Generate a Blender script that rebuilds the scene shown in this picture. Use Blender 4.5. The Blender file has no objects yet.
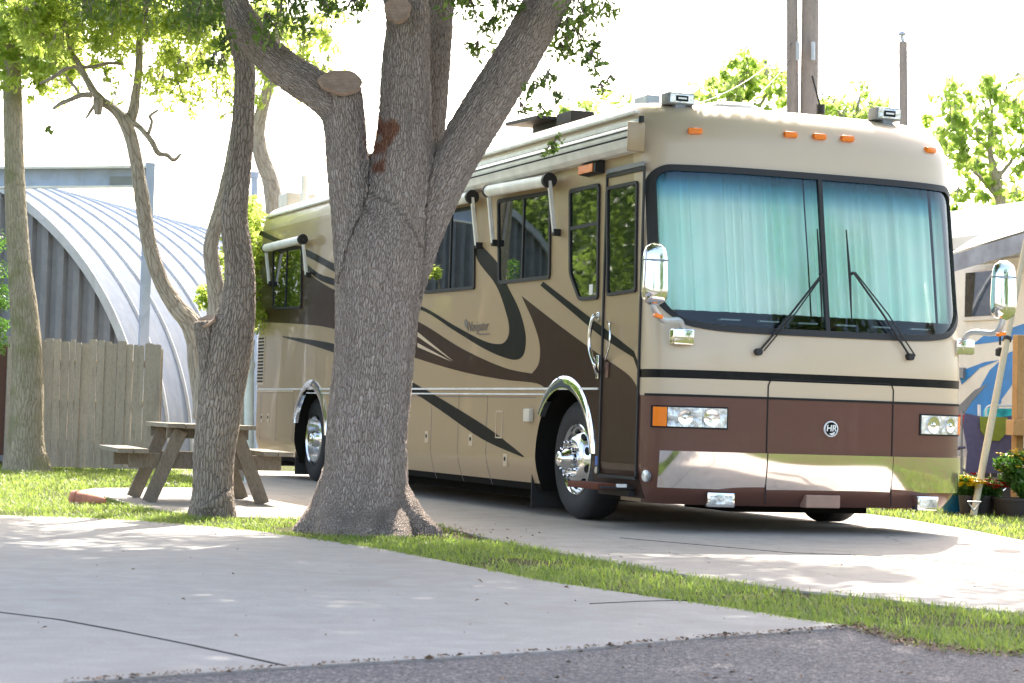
import bpy, bmesh, math, random
import numpy as np
from mathutils import Vector, Matrix, noise
random.seed(7); rng = np.random.default_rng(7)
SC = bpy.context.scene
COL = SC.collection
R_ = math.radians
# ------------------------------------------------------------------ camera frame
F = 2150.0
s_ = .031
u_ = (F*F+48*(48+s_*848))/(848-48*s_)
y2_ = 389+s_*(u_+848)
dy_ = np.array([-848, -48, F]); dy_ /= np.linalg.norm(dy_)
dx_ = np.array([u_, -(y2_-341), F]); dx_ /= np.linalg.norm(dx_)
dz_ = np.cross(dy_, dx_)
if dz_[1] < 0: dz_ = -dz_
dz_ /= np.linalg.norm(dz_)
RM = np.array([dx_, dy_, dz_])
CAM = np.array([-6.98028, -15.02809, 0.8446])
def ray(px, py): return RM @ np.array([(px-512)/F, -(py-341.5)/F, 1.0])
def at(px, py, d): return CAM + ray(px, py)*d                     # pixel + distance -> world
def side(px, py, X=0.0):
    r = ray(px, py); return CAM + r*((X-CAM[0])/r[0])
def front(px, py, Y=0.0):
    r = ray(px, py); return CAM + r*((Y-CAM[1])/r[1])
def gnd(px, py, Z=0.0):
    r = ray(px, py); return CAM + r*((Z-CAM[2])/r[2])
def proj(P):
    v = RM.T @ (np.asarray(P)-CAM); return np.array([512+F*v[0]/v[2], 341.5-F*v[1]/v[2], v[2]])
def proj_many(P):
    v = (P-CAM) @ RM
    return np.stack([512+F*v[:, 0]/v[:, 2], 341.5-F*v[:, 1]/v[:, 2], v[:, 2]], 1)
FWD = np.array([RM[0][2], RM[1][2], 0]); FWD /= np.linalg.norm(FWD)
RGT = np.array([FWD[1], -FWD[0], 0])

# ------------------------------------------------------------------ materials
MATS = {}
def srgb(h):
    h = h.lstrip('#'); c = [int(h[i:i+2], 16)/255 for i in (0, 2, 4)]
    return tuple((v/12.92 if v <= .04045 else ((v+.055)/1.055)**2.4) for v in c)
class NT:
    def __init__(s, name):
        m = bpy.data.materials.new(name); m.use_nodes = True; s.m = m
        s.t = m.node_tree; s.t.nodes.clear(); s.o = s.t.nodes.new('ShaderNodeOutputMaterial')
        MATS[name] = m
    def n(s, typ, **kw):
        nd = s.t.nodes.new(typ)
        for k, v in kw.items():
            if k.startswith('i_'):
                nd.inputs[k[2:].replace('_', ' ')].default_value = v
            else: setattr(nd, k, v)
        return nd
    def l(s, a, b): s.t.links.new(a, b)
    def ramp(s, fac, stops, interp='LINEAR'):
        r = s.n('ShaderNodeValToRGB'); r.color_ramp.interpolation = interp
        e = r.color_ramp.elements
        while len(e) < len(stops): e.new(.5)
        for el, (p, c) in zip(e, stops):
            el.position = p; el.color = (*c, 1) if len(c) == 3 else c
        s.l(fac, r.inputs[0]); return r.outputs[0]
    def mix(s, fac, a, b, mode='MIX'):
        m = s.n('ShaderNodeMix', data_type='RGBA', blend_type=mode)
        for inp, v in ((0, fac), (6, a), (7, b)):
            if hasattr(v, 'is_output') or isinstance(v, bpy.types.NodeSocket): s.l(v, m.inputs[inp])
            else: m.inputs[inp].default_value = v if inp == 0 else (*v, 1)
        return m.outputs[2]
    def math(s, op, a, b=None, c=None):
        m = s.n('ShaderNodeMath', operation=op)
        for i, v in enumerate((a, b, c)):
            if v is None: continue
            if isinstance(v, bpy.types.NodeSocket): s.l(v, m.inputs[i])
            else: m.inputs[i].default_value = v
        return m.outputs[0]
    def coord(s, which='Object', scale=None):
        c = s.n('ShaderNodeTexCoord').outputs[which]
        if scale is not None:
            mp = s.n('ShaderNodeMapping'); mp.inputs['Scale'].default_value = scale
            s.l(c, mp.inputs[0]); c = mp.outputs[0]
        return c
    def noise(s, vec, scale, detail=4, rough=.55, dist=0, out='Fac'):
        nd = s.n('ShaderNodeTexNoise'); nd.inputs['Scale'].default_value = scale
        nd.inputs['Detail'].default_value = detail; nd.inputs['Roughness'].default_value = rough
        nd.inputs['Distortion'].default_value = dist
        s.l(vec, nd.inputs['Vector']); return nd.outputs[out]
    def vor(s, vec, scale, feature='F1', out='Distance', rnd=1):
        nd = s.n('ShaderNodeTexVoronoi', feature=feature); nd.inputs['Scale'].default_value = scale
        nd.inputs['Randomness'].default_value = rnd
        s.l(vec, nd.inputs['Vector']); return nd.outputs[out]
    def bump(s, h, strength=.3, dist=.01, nrm=None):
        b = s.n('ShaderNodeBump'); b.inputs['Strength'].default_value = strength
        b.inputs['Distance'].default_value = dist; s.l(h, b.inputs['Height'])
        if nrm is not None: s.l(nrm, b.inputs['Normal'])
        return b.outputs[0]
    def bsdf(s, col, rough=.5, metal=0, normal=None, coat=0, coat_r=.03, spec=.5, emis=None):
        p = s.n('ShaderNodeBsdfPrincipled')
        for k, v in (('Base Color', col), ('Roughness', rough), ('Metallic', metal)):
            if isinstance(v, bpy.types.NodeSocket): s.l(v, p.inputs[k])
            else: p.inputs[k].default_value = (*v, 1) if k == 'Base Color' else v
        p.inputs['Coat Weight'].default_value = coat; p.inputs['Coat Roughness'].default_value = coat_r
        p.inputs['Specular IOR Level'].default_value = spec
        if normal is not None: s.l(normal, p.inputs['Normal'])
        s.l(p.outputs[0], s.o.inputs[0]); return p
def plain(name, col, rough=.5, metal=0, coat=0, var=.12, nscale=6, bump=0, spec=.5, coat_r=.03):
    t = NT(name); v = t.coord()
    nz = t.noise(v, nscale, 5)
    c = t.mix(t.ramp(nz, [(.3, (0, 0, 0)), (.7, (1, 1, 1))]), tuple(x*(1-var) for x in col), tuple(min(1, x*(1+var)) for x in col))
    nr = t.bump(t.noise(v, nscale*8, 3), bump, .004) if bump else None
    rr = t.math('MULTIPLY_ADD', nz, .2*rough, .9*rough)
    t.bsdf(c, rr, metal, nr, coat, coat_r, spec); return t.m

BEIGE = (.39, .285, .175); BEIGE_LIT = (.56, .45, .325)  # second beige is the same paint, lightened for skylight on the front
def paint(name, col, rough=.35, metal=.2, coat=.35, spec=.3):
    t = NT(name); v = t.coord()
    fl = t.noise(v, 900, 1)                                    # metallic flake
    nz = t.noise(v, 1.3, 3)
    c = t.mix(t.math('MULTIPLY', fl, .16), col, tuple(min(1, x*1.5+.02) for x in col))
    dust = t.ramp(t.noise(v, 7, 6, .65), [(.5, (0, 0, 0)), (.95, (.07, .07, .07))])
    c = t.mix(dust, c, (.30, .26, .21))
    wob = t.bump(t.noise(v, 2.2, 2), .05, .02)               # slight panel waviness in the clear coat
    p = t.bsdf(c, t.math('MULTIPLY_ADD', nz, .1, rough), metal, wob, coat, .035, spec=spec)
    t.l(wob, p.inputs['Coat Normal']); return t.m
paint('paint_beige', BEIGE); paint('paint_beige_pale_lit', BEIGE_LIT, .32, .1); paint('paint_brown', (.036, .017, .011), .25, .0, .10, .12)
paint('paint_brown_lit', (.118, .050, .036), .35, .15)  # same brown raised in colour to hold the reflections on the front
paint('paint_black', (.008, .008, .009), .25, 0, .06, .1)
plain('rubber_black', (.018, .018, .019), .6, bump=.1)
plain('tyre_rubber', (.022, .022, .024), .75, bump=.25, nscale=12)
plain('gap_black', (.008, .008, .008), .8)
plain('wheel_well', (.012, .011, .010), .95, spec=.1)
plain('chrome', (.82, .83, .85), .05, 1, var=.03, nscale=2)
plain('chrome_bumper', (.80, .76, .74), .07, 1, var=.04, nscale=2)
plain('brushed_alloy', (.62, .62, .63), .28, 1, var=.08, nscale=20)
plain('polished_alloy', (.75, .76, .78), .16, 1, var=.05, nscale=20)
plain('silver_paint', (.55, .56, .58), .35, .3)
plain('white_metal', (.78, .78, .78), .4, .1)
plain('cream_plastic', (.62, .57, .48), .45)
plain('white_plastic', (.80, .80, .79), .4)
plain('grey_plastic', (.25, .26, .28), .5)
plain('carpet_red', (.12, .035, .018), .95, var=.3, nscale=60)
plain('grey_lamp', (.45, .47, .5), .3, .4)
plain('tan_plate', (.33, .2, .15), .5)
plain('sticker_white', (.8, .8, .8), .5)
plain('sticker_blue', (.05, .13, .45), .5)
plain('letter_grey', (.17, .14, .13), .4)
plain('letter_silver', (.85, .85, .85), .3, .2)
def amber():
    t = NT('amber_lens'); v = t.coord()
    r = t.n('ShaderNodeTexWave', wave_type='BANDS', bands_direction='Z'); r.inputs['Scale'].default_value = 60; t.l(v, r.inputs[0])
    t.bsdf((1.0, .23, .0), .25, 0, t.bump(r.outputs[1], .3, .003), .3)
    return t.m
amber()
def lens():
    t = NT('clear_lens'); v = t.coord()
    vo = t.noise(v, 11, 2)
    wv = t.n('ShaderNodeTexWave', wave_type='BANDS', bands_direction='X'); wv.inputs['Scale'].default_value = 22; wv.inputs['Distortion'].default_value = 1.5; t.l(v, wv.inputs[0])
    c = t.ramp(vo, [(.32, (.30, .31, .32)), (.5, (.72, .73, .73)), (.62, (.95, .95, .93))])
    t.bsdf(c, .16, .35, t.bump(wv.outputs[1], .35, .006, t.bump(vo, .6, .05)), 1)
lens()
def glass_dark():
    t = NT('tinted_window'); v = t.coord()
    t.bsdf((.006, .008, .008), .02, 0, t.bump(t.noise(v, 1.6, 2), .04, .02), 1, .0, .9)
glass_dark()
def windshield_glass():
    t = NT('windshield_glass'); g = t.n('ShaderNodeNewGeometry'); sp = t.n('ShaderNodeSeparateXYZ')
    t.l(g.outputs['Position'], sp.inputs[0])
    z = t.math('ADD', sp.outputs[2], t.math('MULTIPLY', t.noise(g.outputs['Position'], 1.2, 1), .06))
    mr = t.n('ShaderNodeMapRange'); mr.inputs[1].default_value = 1.6; mr.inputs[2].default_value = 2.9
    t.l(z, mr.inputs[0])
    c = t.ramp(mr.outputs[0], [(0, (.90, 1, .95)), (.74, (.88, 1, .94)), (.85, (.32, .64, .82)), (.93, (.07, .15, .33)), (1, (.03, .06, .16))])
    tr = t.n('ShaderNodeBsdfTransparent'); t.l(c, tr.inputs[0])
    gl = t.n('ShaderNodeBsdfGlossy'); gl.inputs['Roughness'].default_value = .01
    gl.inputs[0].default_value = (.9, .95, 1, 1)
    fr = t.n('ShaderNodeFresnel'); fr.inputs[0].default_value = 1.5
    mx = t.n('ShaderNodeMixShader'); t.l(fr.outputs[0], mx.inputs[0]); t.l(tr.outputs[0], mx.inputs[1]); t.l(gl.outputs[0], mx.inputs[2])
    t.l(mx.outputs[0], t.o.inputs[0])
windshield_glass()
def curtain():
    t = NT('curtain_cloth'); v = t.coord()
    nz = t.noise(v, 1.2, 2)
    c = t.mix(t.ramp(nz, [(.42, (0, 0, 0)), (.6, (1, 1, 1))]), (.76, .95, .86), (.95, .98, .92))
    d = t.n('ShaderNodeBsdfDiffuse'); t.l(c, d.inputs[0])
    t.l(d.outputs[0], t.o.inputs[0])
curtain()

def bark(name, c1, c2, cdark, sc=72, squash=.26, disp=.011, moss=None):
    t = NT(name)
    a = t.n('ShaderNodeAttribute', attribute_name='bark'); v = a.outputs['Vector']
    wob = t.noise(v, 7, 3, .5, out='Color')
    va = t.n('ShaderNodeVectorMath', operation='MULTIPLY_ADD'); va.inputs[1].default_value = (.055, .055, .03)
    t.l(wob, va.inputs[0]); t.l(v, va.inputs[2]); v2 = va.outputs[0]
    e = t.vor(v2, sc, 'DISTANCE_TO_EDGE')
    e2 = t.vor(v2, sc*2.3, 'DISTANCE_TO_EDGE')
    fine = t.noise(v2, sc*3.5, 5, .7)
    h = t.math('MULTIPLY', t.ramp(e, [(0, (0, 0, 0)), (.16, (.6, .6, .6)), (.5, (1, 1, 1))]), 1)
    h = t.math('MULTIPLY_ADD', t.ramp(e2, [(0, (0, 0, 0)), (.3, (1, 1, 1))]), .25, h)
    h = t.math('MULTIPLY_ADD', fine, .5, h)
    big = t.noise(t.coord('Object'), 1.7, 4)
    cellc = t.vor(v2, sc, out='Color'); cs = t.n('ShaderNodeSeparateColor'); t.l(cellc, cs.inputs[0])
    c = t.mix(t.ramp(big, [(.35, (0, 0, 0)), (.65, (1, 1, 1))]), c1, c2)
    c = t.mix(t.math('MULTIPLY', cs.outputs[0], .26), c, tuple(x*.55 for x in c1))
    c = t.mix(t.ramp(fine, [(.3, (.55,)*3), (.75, (0,)*3)]), c, tuple(x*.55 for x in c1))
    c = t.mix(t.ramp(h, [(.18, (1,)*3), (.72, (0,)*3)]), c, cdark)
    if moss: 
        c = t.mix(t.ramp(t.noise(t.coord('Object'), 3.3, 5), [(.5, (0,)*3), (.7, (.7,)*3)]), c, moss)
    sca = t.n('ShaderNodeAttribute', attribute_name='scar')
    c = t.mix(sca.outputs['Fac'], c, t.ramp(fine, [(.35, (.12, .04, .022)), (.65, (.45, .22, .14))]))
    t.bsdf(c, .9, 0, t.bump(h, .55, .012), spec=.2)
    d = t.n('ShaderNodeDisplacement'); d.inputs['Midlevel'].default_value = .6; d.inputs['Scale'].default_value = disp
    t.l(h, d.inputs['Height']); t.l(d.outputs[0], t.o.inputs['Displacement'])
    t.m.displacement_method = 'BOTH'
    return t.m
bark('oak_bark', (.66, .54, .47), (.54, .44, .375), (.13, .09, .07))
bark('dark_bark', (.50, .42, .35), (.38, .315, .26), (.09, .065, .05), sc=50, disp=.009)
bark('pale_bark', (.56, .49, .41), (.44, .38, .31), (.2, .16, .12), sc=26, disp=.006)
bark('smooth_bark', (.52, .44, .33), (.40, .35, .24), (.22, .18, .13), sc=30, disp=.005, moss=(.20, .21, .09))
def cutwood():
    t = NT('cut_wood'); v = t.coord()
    w = t.n('ShaderNodeTexWave', wave_type='RINGS', rings_direction='SPHERICAL'); w.inputs['Scale'].default_value = 14
    w.inputs['Distortion'].default_value = 3; t.l(v, w.inputs[0])
    c = t.mix(w.outputs[1], (.36, .25, .18), (.41, .29, .21))
    c = t.mix(t.ramp(t.noise(v, 18, 5, .7), [(.4, (.6,)*3), (.65, (0,)*3)]), c, (.22, .14, .10))
    t.bsdf(c, .85, 0, t.bump(w.outputs[1], .15, .004))
cutwood()
def leafmat(name, cols, trans=.5, tcol=(.35, .55, .06)):
    t = NT(name); g = t.n('ShaderNodeNewGeometry'); ri = g.outputs['Random Per Island']
    n_ = len(cols)
    c = t.ramp(ri, [(i/(n_-1), cc) for i, cc in enumerate(cols)])
    d = t.n('ShaderNodeBsdfPrincipled'); t.l(c, d.inputs[0]); d.inputs['Roughness'].default_value = .42
    tr = t.n('ShaderNodeBsdfTranslucent')
    tc = t.mix(t.math('MULTIPLY', ri, .35), tcol, cols[-1]); t.l(tc, tr.inputs[0])
    mx = t.n('ShaderNodeMixShader'); mx.inputs[0].default_value = trans
    t.l(d.outputs[0], mx.inputs[1]); t.l(tr.outputs[0], mx.inputs[2]); t.l(mx.outputs[0], t.o.inputs[0])
    return t.m
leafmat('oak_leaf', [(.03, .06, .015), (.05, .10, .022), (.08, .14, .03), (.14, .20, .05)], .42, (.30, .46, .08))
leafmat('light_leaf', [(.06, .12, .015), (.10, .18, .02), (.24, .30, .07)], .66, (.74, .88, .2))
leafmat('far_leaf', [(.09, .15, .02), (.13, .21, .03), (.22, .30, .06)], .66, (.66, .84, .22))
leafmat('plant_leaf', [(.02, .07, .015), (.04, .12, .02), (.09, .18, .03)], .35, (.2, .45, .05))
leafmat('grass_blade', [(.05, .11, .016), (.08, .15, .022), (.13, .21, .035), (.18, .22, .055), (.34, .28, .14)], .45, (.38, .54, .08))
plain('petal_red', (.6, .015, .02), .5, var=.3, nscale=40); plain('petal_yellow', (.90, .62, .02), .5, var=.2, nscale=40)
plain('dry_leaf', (.22, .14, .09), .8, var=.4, nscale=9)

def concrete(name, c1, c2, joints=None):
    t = NT(name); v = t.coord()
    big = t.noise(v, .55, 5, .6); mid = t.noise(v, 5, 6, .65); fine = t.noise(v, 90, 3, .7)
    c = t.mix(t.ramp(big, [(.3, (0,)*3), (.7, (1,)*3)]), c1, c2)
    c = t.mix(t.ramp(mid, [(.42, (.35,)*3), (.62, (0,)*3)]), c, tuple(x*.72 for x in c1))
    c = t.mix(t.ramp(fine, [(.35, (.5,)*3), (.6, (0,)*3)]), c, tuple(x*.7 for x in c1))
    st = t.noise(v, 1.9, 4, .7, 1.2); c = t.mix(t.ramp(st, [(.50, (0,)*3), (.74, (.5,)*3)]), c, (.27, .235, .20))
    pit = t.noise(v, 240, 2, .7); c = t.mix(t.ramp(pit, [(.30, (.6,)*3), (.42, (0,)*3)]), c, (.14, .12, .11))
    spots = t.vor(v, 9); 
    c = t.mix(t.ramp(spots, [(.03, (.6,)*3), (.07, (0,)*3)]), c, (.12, .09, .07))
    ck = t.vor(t.mix(.35, v, t.noise(v, 1.5, 5, .6, out='Color')), .42, 'DISTANCE_TO_EDGE')
    ckm = t.ramp(ck, [(.0012, (.0 if joints == 0 else .5,)*3), (.0035, (0,)*3)])
    c = t.mix(ckm, c, (.10, .09, .08))
    t.bsdf(c, .85, 0, t.bump(fine, .35, .004, t.bump(mid, .25, .01)), spec=.3)
concrete('drive_concrete', (.355, .33, .305), (.41, .385, .355), 0); concrete('pad_concrete', (.40, .36, .32), (.47, .43, .385))
def asphalt():
    t = NT('asphalt'); v = t.coord()
    st = t.n('ShaderNodeTexVoronoi'); st.inputs['Scale'].default_value = 105; t.l(v, st.inputs['Vector'])
    sp = t.n('ShaderNodeSeparateColor'); t.l(st.outputs['Color'], sp.inputs[0])
    c = t.ramp(sp.outputs[0], [(0, (.075, .07, .075)), (.4, (.13, .122, .125)), (.75, (.23, .21, .205)), (.93, (.34, .29, .26)), (1, (.42, .38, .36))])
    big = t.noise(v, 1.3, 5)
    c = t.mix(t.ramp(big, [(.35, (.35,)*3), (.65, (0,)*3)]), c, (.10, .09, .095))
    e = t.ramp(st.outputs['Distance'], [(0, (1,)*3), (.6, (0,)*3)])
    t.bsdf(c, .9, 0, t.bump(e, .8, .012), spec=.25)
asphalt()
def soil():
    t = NT('lawn_soil'); v = t.coord()
    a = t.noise(v, 1.4, 6, .65); b = t.noise(v, 26, 5, .7)
    c = t.mix(t.ramp(a, [(.38, (0,)*3), (.6, (1,)*3)]), (.10, .075, .045), (.075, .12, .022))
    c = t.mix(t.ramp(b, [(.4, (.6,)*3), (.6, (0,)*3)]), c, (.05, .05, .02))
    t.bsdf(c, .95, 0, t.bump(b, .8, .03), spec=.1)
soil()
def wood(name, c1, c2, dark, axis=(1.2, 14, 14), sc=3):
    t = NT(name); v = t.coord('Object', axis)
    g = t.noise(v, sc, 6, .65, .6); w = t.noise(v, sc*6, 4, .7)
    oi = t.n('ShaderNodeNewGeometry').outputs['Random Per Island']
    c = t.mix(t.ramp(g, [(.3, (0,)*3), (.7, (1,)*3)]), c1, c2)
    c = t.mix(t.math('MULTIPLY', oi, .6), c, tuple(x*.62 for x in c1))
    c = t.mix(t.ramp(w, [(.32, (.75,)*3), (.5, (0,)*3)]), c, dark)
    st = t.noise(t.coord('Object', (5, 5, 1.2)), 1.5, 4)
    c = t.mix(t.ramp(st, [(.55, (0,)*3), (.75, (.4,)*3)]), c, dark)
    t.bsdf(c, .85, 0, t.bump(w, .5, .006), spec=.2)
wood('fence_wood', (.60, .52, .43), (.46, .40, .33), (.17, .135, .11), (14, 14, 1.2))
wood('table_wood', (.33, .30, .24), (.25, .22, .175), (.10, .085, .07), (8, 1.5, 8))
wood('leg_wood', (.29, .25, .195), (.21, .18, .14), (.08, .065, .05), (8, 8, 1.5))
wood('pole_wood', (.40, .34, .30), (.31, .26, .23), (.14, .11, .09), (10, 10, .6))
wood('pine_wood', (.62, .40, .19), (.52, .31, .13), (.28, .15, .06), (10, 10, 1))
wood('pole_pale', (.76, .68, .50), (.68, .60, .42), (.34, .28, .17), (14, 14, 1))
def galv(name, c):
    t = NT(name); v = t.coord()
    a = t.vor(v, 9, out='Color'); sp = t.n('ShaderNodeSeparateColor'); t.l(a, sp.inputs[0])
    cc = t.mix(sp.outputs[0], tuple(x*.88 for x in c), c)
    st = t.noise(t.coord('Object', (3, 3, .4)), 2, 5, .7)
    cc = t.mix(t.ramp(st, [(.5, (0,)*3), (.8, (.45,)*3)]), cc, (.30, .28, .26))
    vv = t.vor(v, 2.6); cc = t.mix(t.ramp(vv, [(.02, (.7,)*3), (.04, (0,)*3)]), cc, (.12, .10, .09))
    t.bsdf(cc, .85, 0, None, spec=.12)
galv('galvanised_roof', (.17, .20, .255)); galv('galvanised_lit', (.55, .57, .60)); galv('galvanised_wall', (.25, .26, .285)); galv('galvanised_beam', (.46, .53, .70))  # brightest copy paints in sunlit roof ridges, also used on the edge trim
plain('reddish_wood', (.10, .045, .03), .8, nscale=10)
plain('terracotta', (.42, .12, .05), .75, bump=.2); plain('blue_glaze', (.01, .13, .34), .2, coat=.6); plain('dark_pot', (.045, .035, .035), .6)
plain('navy_cloth', (.11, .105, .21), .85, nscale=20, bump=.2); plain('green_cloth', (.22, .28, .04), .85, nscale=20); plain('aqua_cloth', (.02, .38, .40), .7, var=.6, nscale=9)
plain('red_cloth', (.5, .02, .03), .7); plain('trailer_white', (.72, .70, .66), .35, coat=.4, var=.05); plain('trailer_cream', (.80, .77, .69), .4, coat=.4, var=.05)
plain('swoosh_blue', (.01, .22, .62), .4, coat=.1); plain('swoosh_grey', (.17, .19, .22), .3, coat=.5)
plain('awning_grey', (.30, .33, .40), .7, var=.3, nscale=4); plain('pvc_white', (.66, .72, .70), .4)
plain('wire', (.05, .05, .05), .6)
plain('pot_clay_old', (.50, .20, .13), .8, var=.35, nscale=14)

# ------------------------------------------------------------------ mesh helpers
ORG = {}
def V3(p): return Vector((float(p[0]), float(p[1]), float(p[2])))
class MB:
    def __init__(s): s.v = []; s.f = []; s.m = []
    def add(s, vs, fs, mi=0):
        o = len(s.v); s.v += [tuple(float(c) for c in p) for p in vs]
        s.f += [tuple(i+o for i in f) for f in fs]; s.m += [mi]*len(fs); return s
    def box(s, lo, hi, mi=0, bev=0):
        lo = [float(min(a, b)) for a, b in zip(lo, hi)], [float(max(a, b)) for a, b in zip(lo, hi)]
        (x0, y0, z0), (x1, y1, z1) = lo
        if bev <= 0:
            return s.add([(x0,y0,z0),(x1,y0,z0),(x1,y1,z0),(x0,y1,z0),(x0,y0,z1),(x1,y0,z1),(x1,y1,z1),(x0,y1,z1)],
                     [(0,3,2,1),(4,5,6,7),(0,1,5,4),(1,2,6,5),(2,3,7,6),(3,0,4,7)], mi)
        c = [(x0+x1)/2, (y0+y1)/2, (z0+z1)/2]
        return s.obox(c, (1,0,0), (0,1,0), (0,0,1), (x1-x0, y1-y0, z1-z0), mi, bev)
    def obox(s, c, ax, ay, az, size, mi=0, bev=0):
        """oriented box, optionally chamfered"""
        c = np.array(c, float); A = [np.array(a, float)/np.linalg.norm(a) for a in (ax, ay, az)]
        bm = bmesh.new(); bmesh.ops.create_cube(bm, size=1)
        for v in bm.verts: v.co = Vector([v.co[i]*size[i] for i in range(3)])
        if bev > 0: bmesh.ops.bevel(bm, geom=list(bm.edges), offset=bev, segments=2, affect='EDGES', profile=.6)
        bm.verts.index_update()
        vs = [c+A[0]*v.co.x+A[1]*v.co.y+A[2]*v.co.z for v in bm.verts]
        fs = [tuple(v.index for v in f.verts) for f in bm.faces]; bm.free()
        return s.add(vs, fs, mi)
    def beam(s, a, b, w, h, up=(0, 0, 1), mi=0, bev=0):
        a = np.array(a, float); b = np.array(b, float); d = b-a; L = np.linalg.norm(d); d /= L
        up = np.array(up, float); sd = np.cross(d, up); sd /= np.linalg.norm(sd); up = np.cross(sd, d)
        return s.obox((a+b)/2, d, sd, up, (L, w, h), mi, bev)
    def tube(s, pts, rad, n=10, mi=0, cap=True):
        pts = [np.array(p, float) for p in pts]
        if not hasattr(rad, '__len__'): rad = [rad]*len(pts)
        rings = []; pn = None
        for i, p in enumerate(pts):
            d = pts[min(i+1, len(pts)-1)]-pts[max(i-1, 0)]; d /= (np.linalg.norm(d)+1e-12)
            if pn is None:
                a = np.array([0, 0, 1.]) if abs(d[2]) < .9 else np.array([1., 0, 0])
                pn = np.cross(d, a)
            pn = pn-d*(pn@d); pn /= np.linalg.norm(pn); q = np.cross(d, pn)
            rings.append([p+(pn*math.cos(t)+q*math.sin(t))*rad[i] for t in np.linspace(0, 2*math.pi, n, endpoint=False)])
        vs = [v for r in rings for v in r]; fs = []
        for i in range(len(pts)-1):
            for k in range(n):
                fs.append((i*n+k, i*n+(k+1) % n, (i+1)*n+(k+1) % n, (i+1)*n+k))
        if cap: fs.append(tuple(range(n))[::-1]); fs.append(tuple((len(pts)-1)*n+k for k in range(n)))
        return s.add(vs, fs, mi)
    def lathe(s, c, axis, prof, n=32, mi=0, cap=False):
        """prof: (distance along axis, radius)"""
        c = np.array(c, float); ax = np.array(axis, float); ax /= np.linalg.norm(ax)
        a = np.array([0, 0, 1.]) if abs(ax[2]) < .9 else np.array([1., 0, 0])
        p = np.cross(ax, a); p /= np.linalg.norm(p); q = np.cross(ax, p)
        vs = []; fs = []
        for (h, r) in prof:
            for t in np.linspace(0, 2*math.pi, n, endpoint=False): vs.append(c+ax*h+(p*math.cos(t)+q*math.sin(t))*r)
        for i in range(len(prof)-1):
            for k in range(n): fs.append((i*n+k, i*n+(k+1) % n, (i+1)*n+(k+1) % n, (i+1)*n+k))
        if cap: fs.append(tuple(range(n))[::-1]); fs.append(tuple((len(prof)-1)*n+k for k in range(n)))
        return s.add(vs, fs, mi)
    def prism(s, pts, vec, mi=0):
        vec = np.array(vec, float); n = len(pts); pts = [np.array(p, float) for p in pts]
        vs = pts+[p+vec for p in pts]
        fs = [tuple(range(n)), tuple(range(n, 2*n))[::-1]]+[(i, i+n, (i+1) % n+n, (i+1) % n) for i in range(n)]
        return s.add(vs, fs, mi)
    def build(s, name, mats, parent=None, smooth=None, fix=True):
        if isinstance(mats, str): mats = [mats]
        me = bpy.data.meshes.new(name); o0 = ORG.get(parent.name, (0, 0, 0)) if parent else (0, 0, 0)
        me.from_pydata([(a-o0[0], b-o0[1], c-o0[2]) for a, b, c in s.v], [], s.f)
        for m in mats: me.materials.append(MATS[m])
        me.polygons.foreach_set('material_index', s.m)
        if fix:
            bm = bmesh.new(); bm.from_mesh(me); bmesh.ops.recalc_face_normals(bm, faces=bm.faces); bm.to_mesh(me); bm.free()
        if smooth is not None:
            me.polygons.foreach_set('use_smooth', [True]*len(me.polygons))
            me.set_sharp_from_angle(angle=R_(smooth))
        me.update()
        return link(name, me, parent)
def link(name, me, parent=None):
    o = bpy.data.objects.new(name, me); COL.objects.link(o)
    if parent: o.parent = parent; ORG[o.name] = ORG.get(parent.name, (0, 0, 0))
    else: ORG[o.name] = (0, 0, 0)
    return o
def thing(name, loc, label, cat, group=None):
    o = bpy.data.objects.new(name, None); COL.objects.link(o); o.location = V3(loc); o.empty_display_size = .2
    ORG[o.name] = tuple(float(c) for c in loc)
    o['label'] = label; o['category'] = cat
    if group: o['group'] = group
    return o
def tag(o, label, cat, group=None, kind=None):
    o['label'] = label; o['category'] = cat
    if group: o['group'] = group
    if kind: o['kind'] = kind
    return o
def struct(o): o['kind'] = 'structure'; return o
def catmull(P, k=6):
    P = [np.array(p, float) for p in P]; out = []
    for i in range(len(P)-1):
        p0 = P[max(i-1, 0)]; p1 = P[i]; p2 = P[i+1]; p3 = P[min(i+2, len(P)-1)]
        for j in range(k):
            t = j/k
            out.append(.5*((2*p1)+(-p0+p2)*t+(2*p0-5*p1+4*p2-p3)*t*t+(-p0+3*p1-3*p2+p3)*t**3))
    out.append(P[-1]); return out
def big_mesh(name, V, Fq, mats, parent=None, mi=None, smooth=True):
    """numpy arrays -> mesh; Fq (n,k) all faces of k corners"""
    me = bpy.data.meshes.new(name); o0 = np.array(ORG.get(parent.name, (0, 0, 0)) if parent else (0, 0, 0))
    V = np.asarray(V)-o0; n, k = Fq.shape
    me.vertices.add(len(V)); me.vertices.foreach_set('co', V.astype(np.float32).ravel())
    me.loops.add(n*k); me.loops.foreach_set('vertex_index', Fq.astype(np.int32).ravel())
    me.polygons.add(n); me.polygons.foreach_set('loop_start', np.arange(0, n*k, k, dtype=np.int32))
    if isinstance(mats, str): mats = [mats]
    for m in mats: me.materials.append(MATS[m])
    if mi is not None: me.polygons.foreach_set('material_index', mi)
    me.update(calc_edges=True); me.validate()
    if smooth: me.polygons.foreach_set('use_smooth', np.ones(len(me.polygons), bool))
    return link(name, me, parent)
def unit(a): return a/np.maximum(np.linalg.norm(a, axis=1, keepdims=True), 1e-9)
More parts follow.
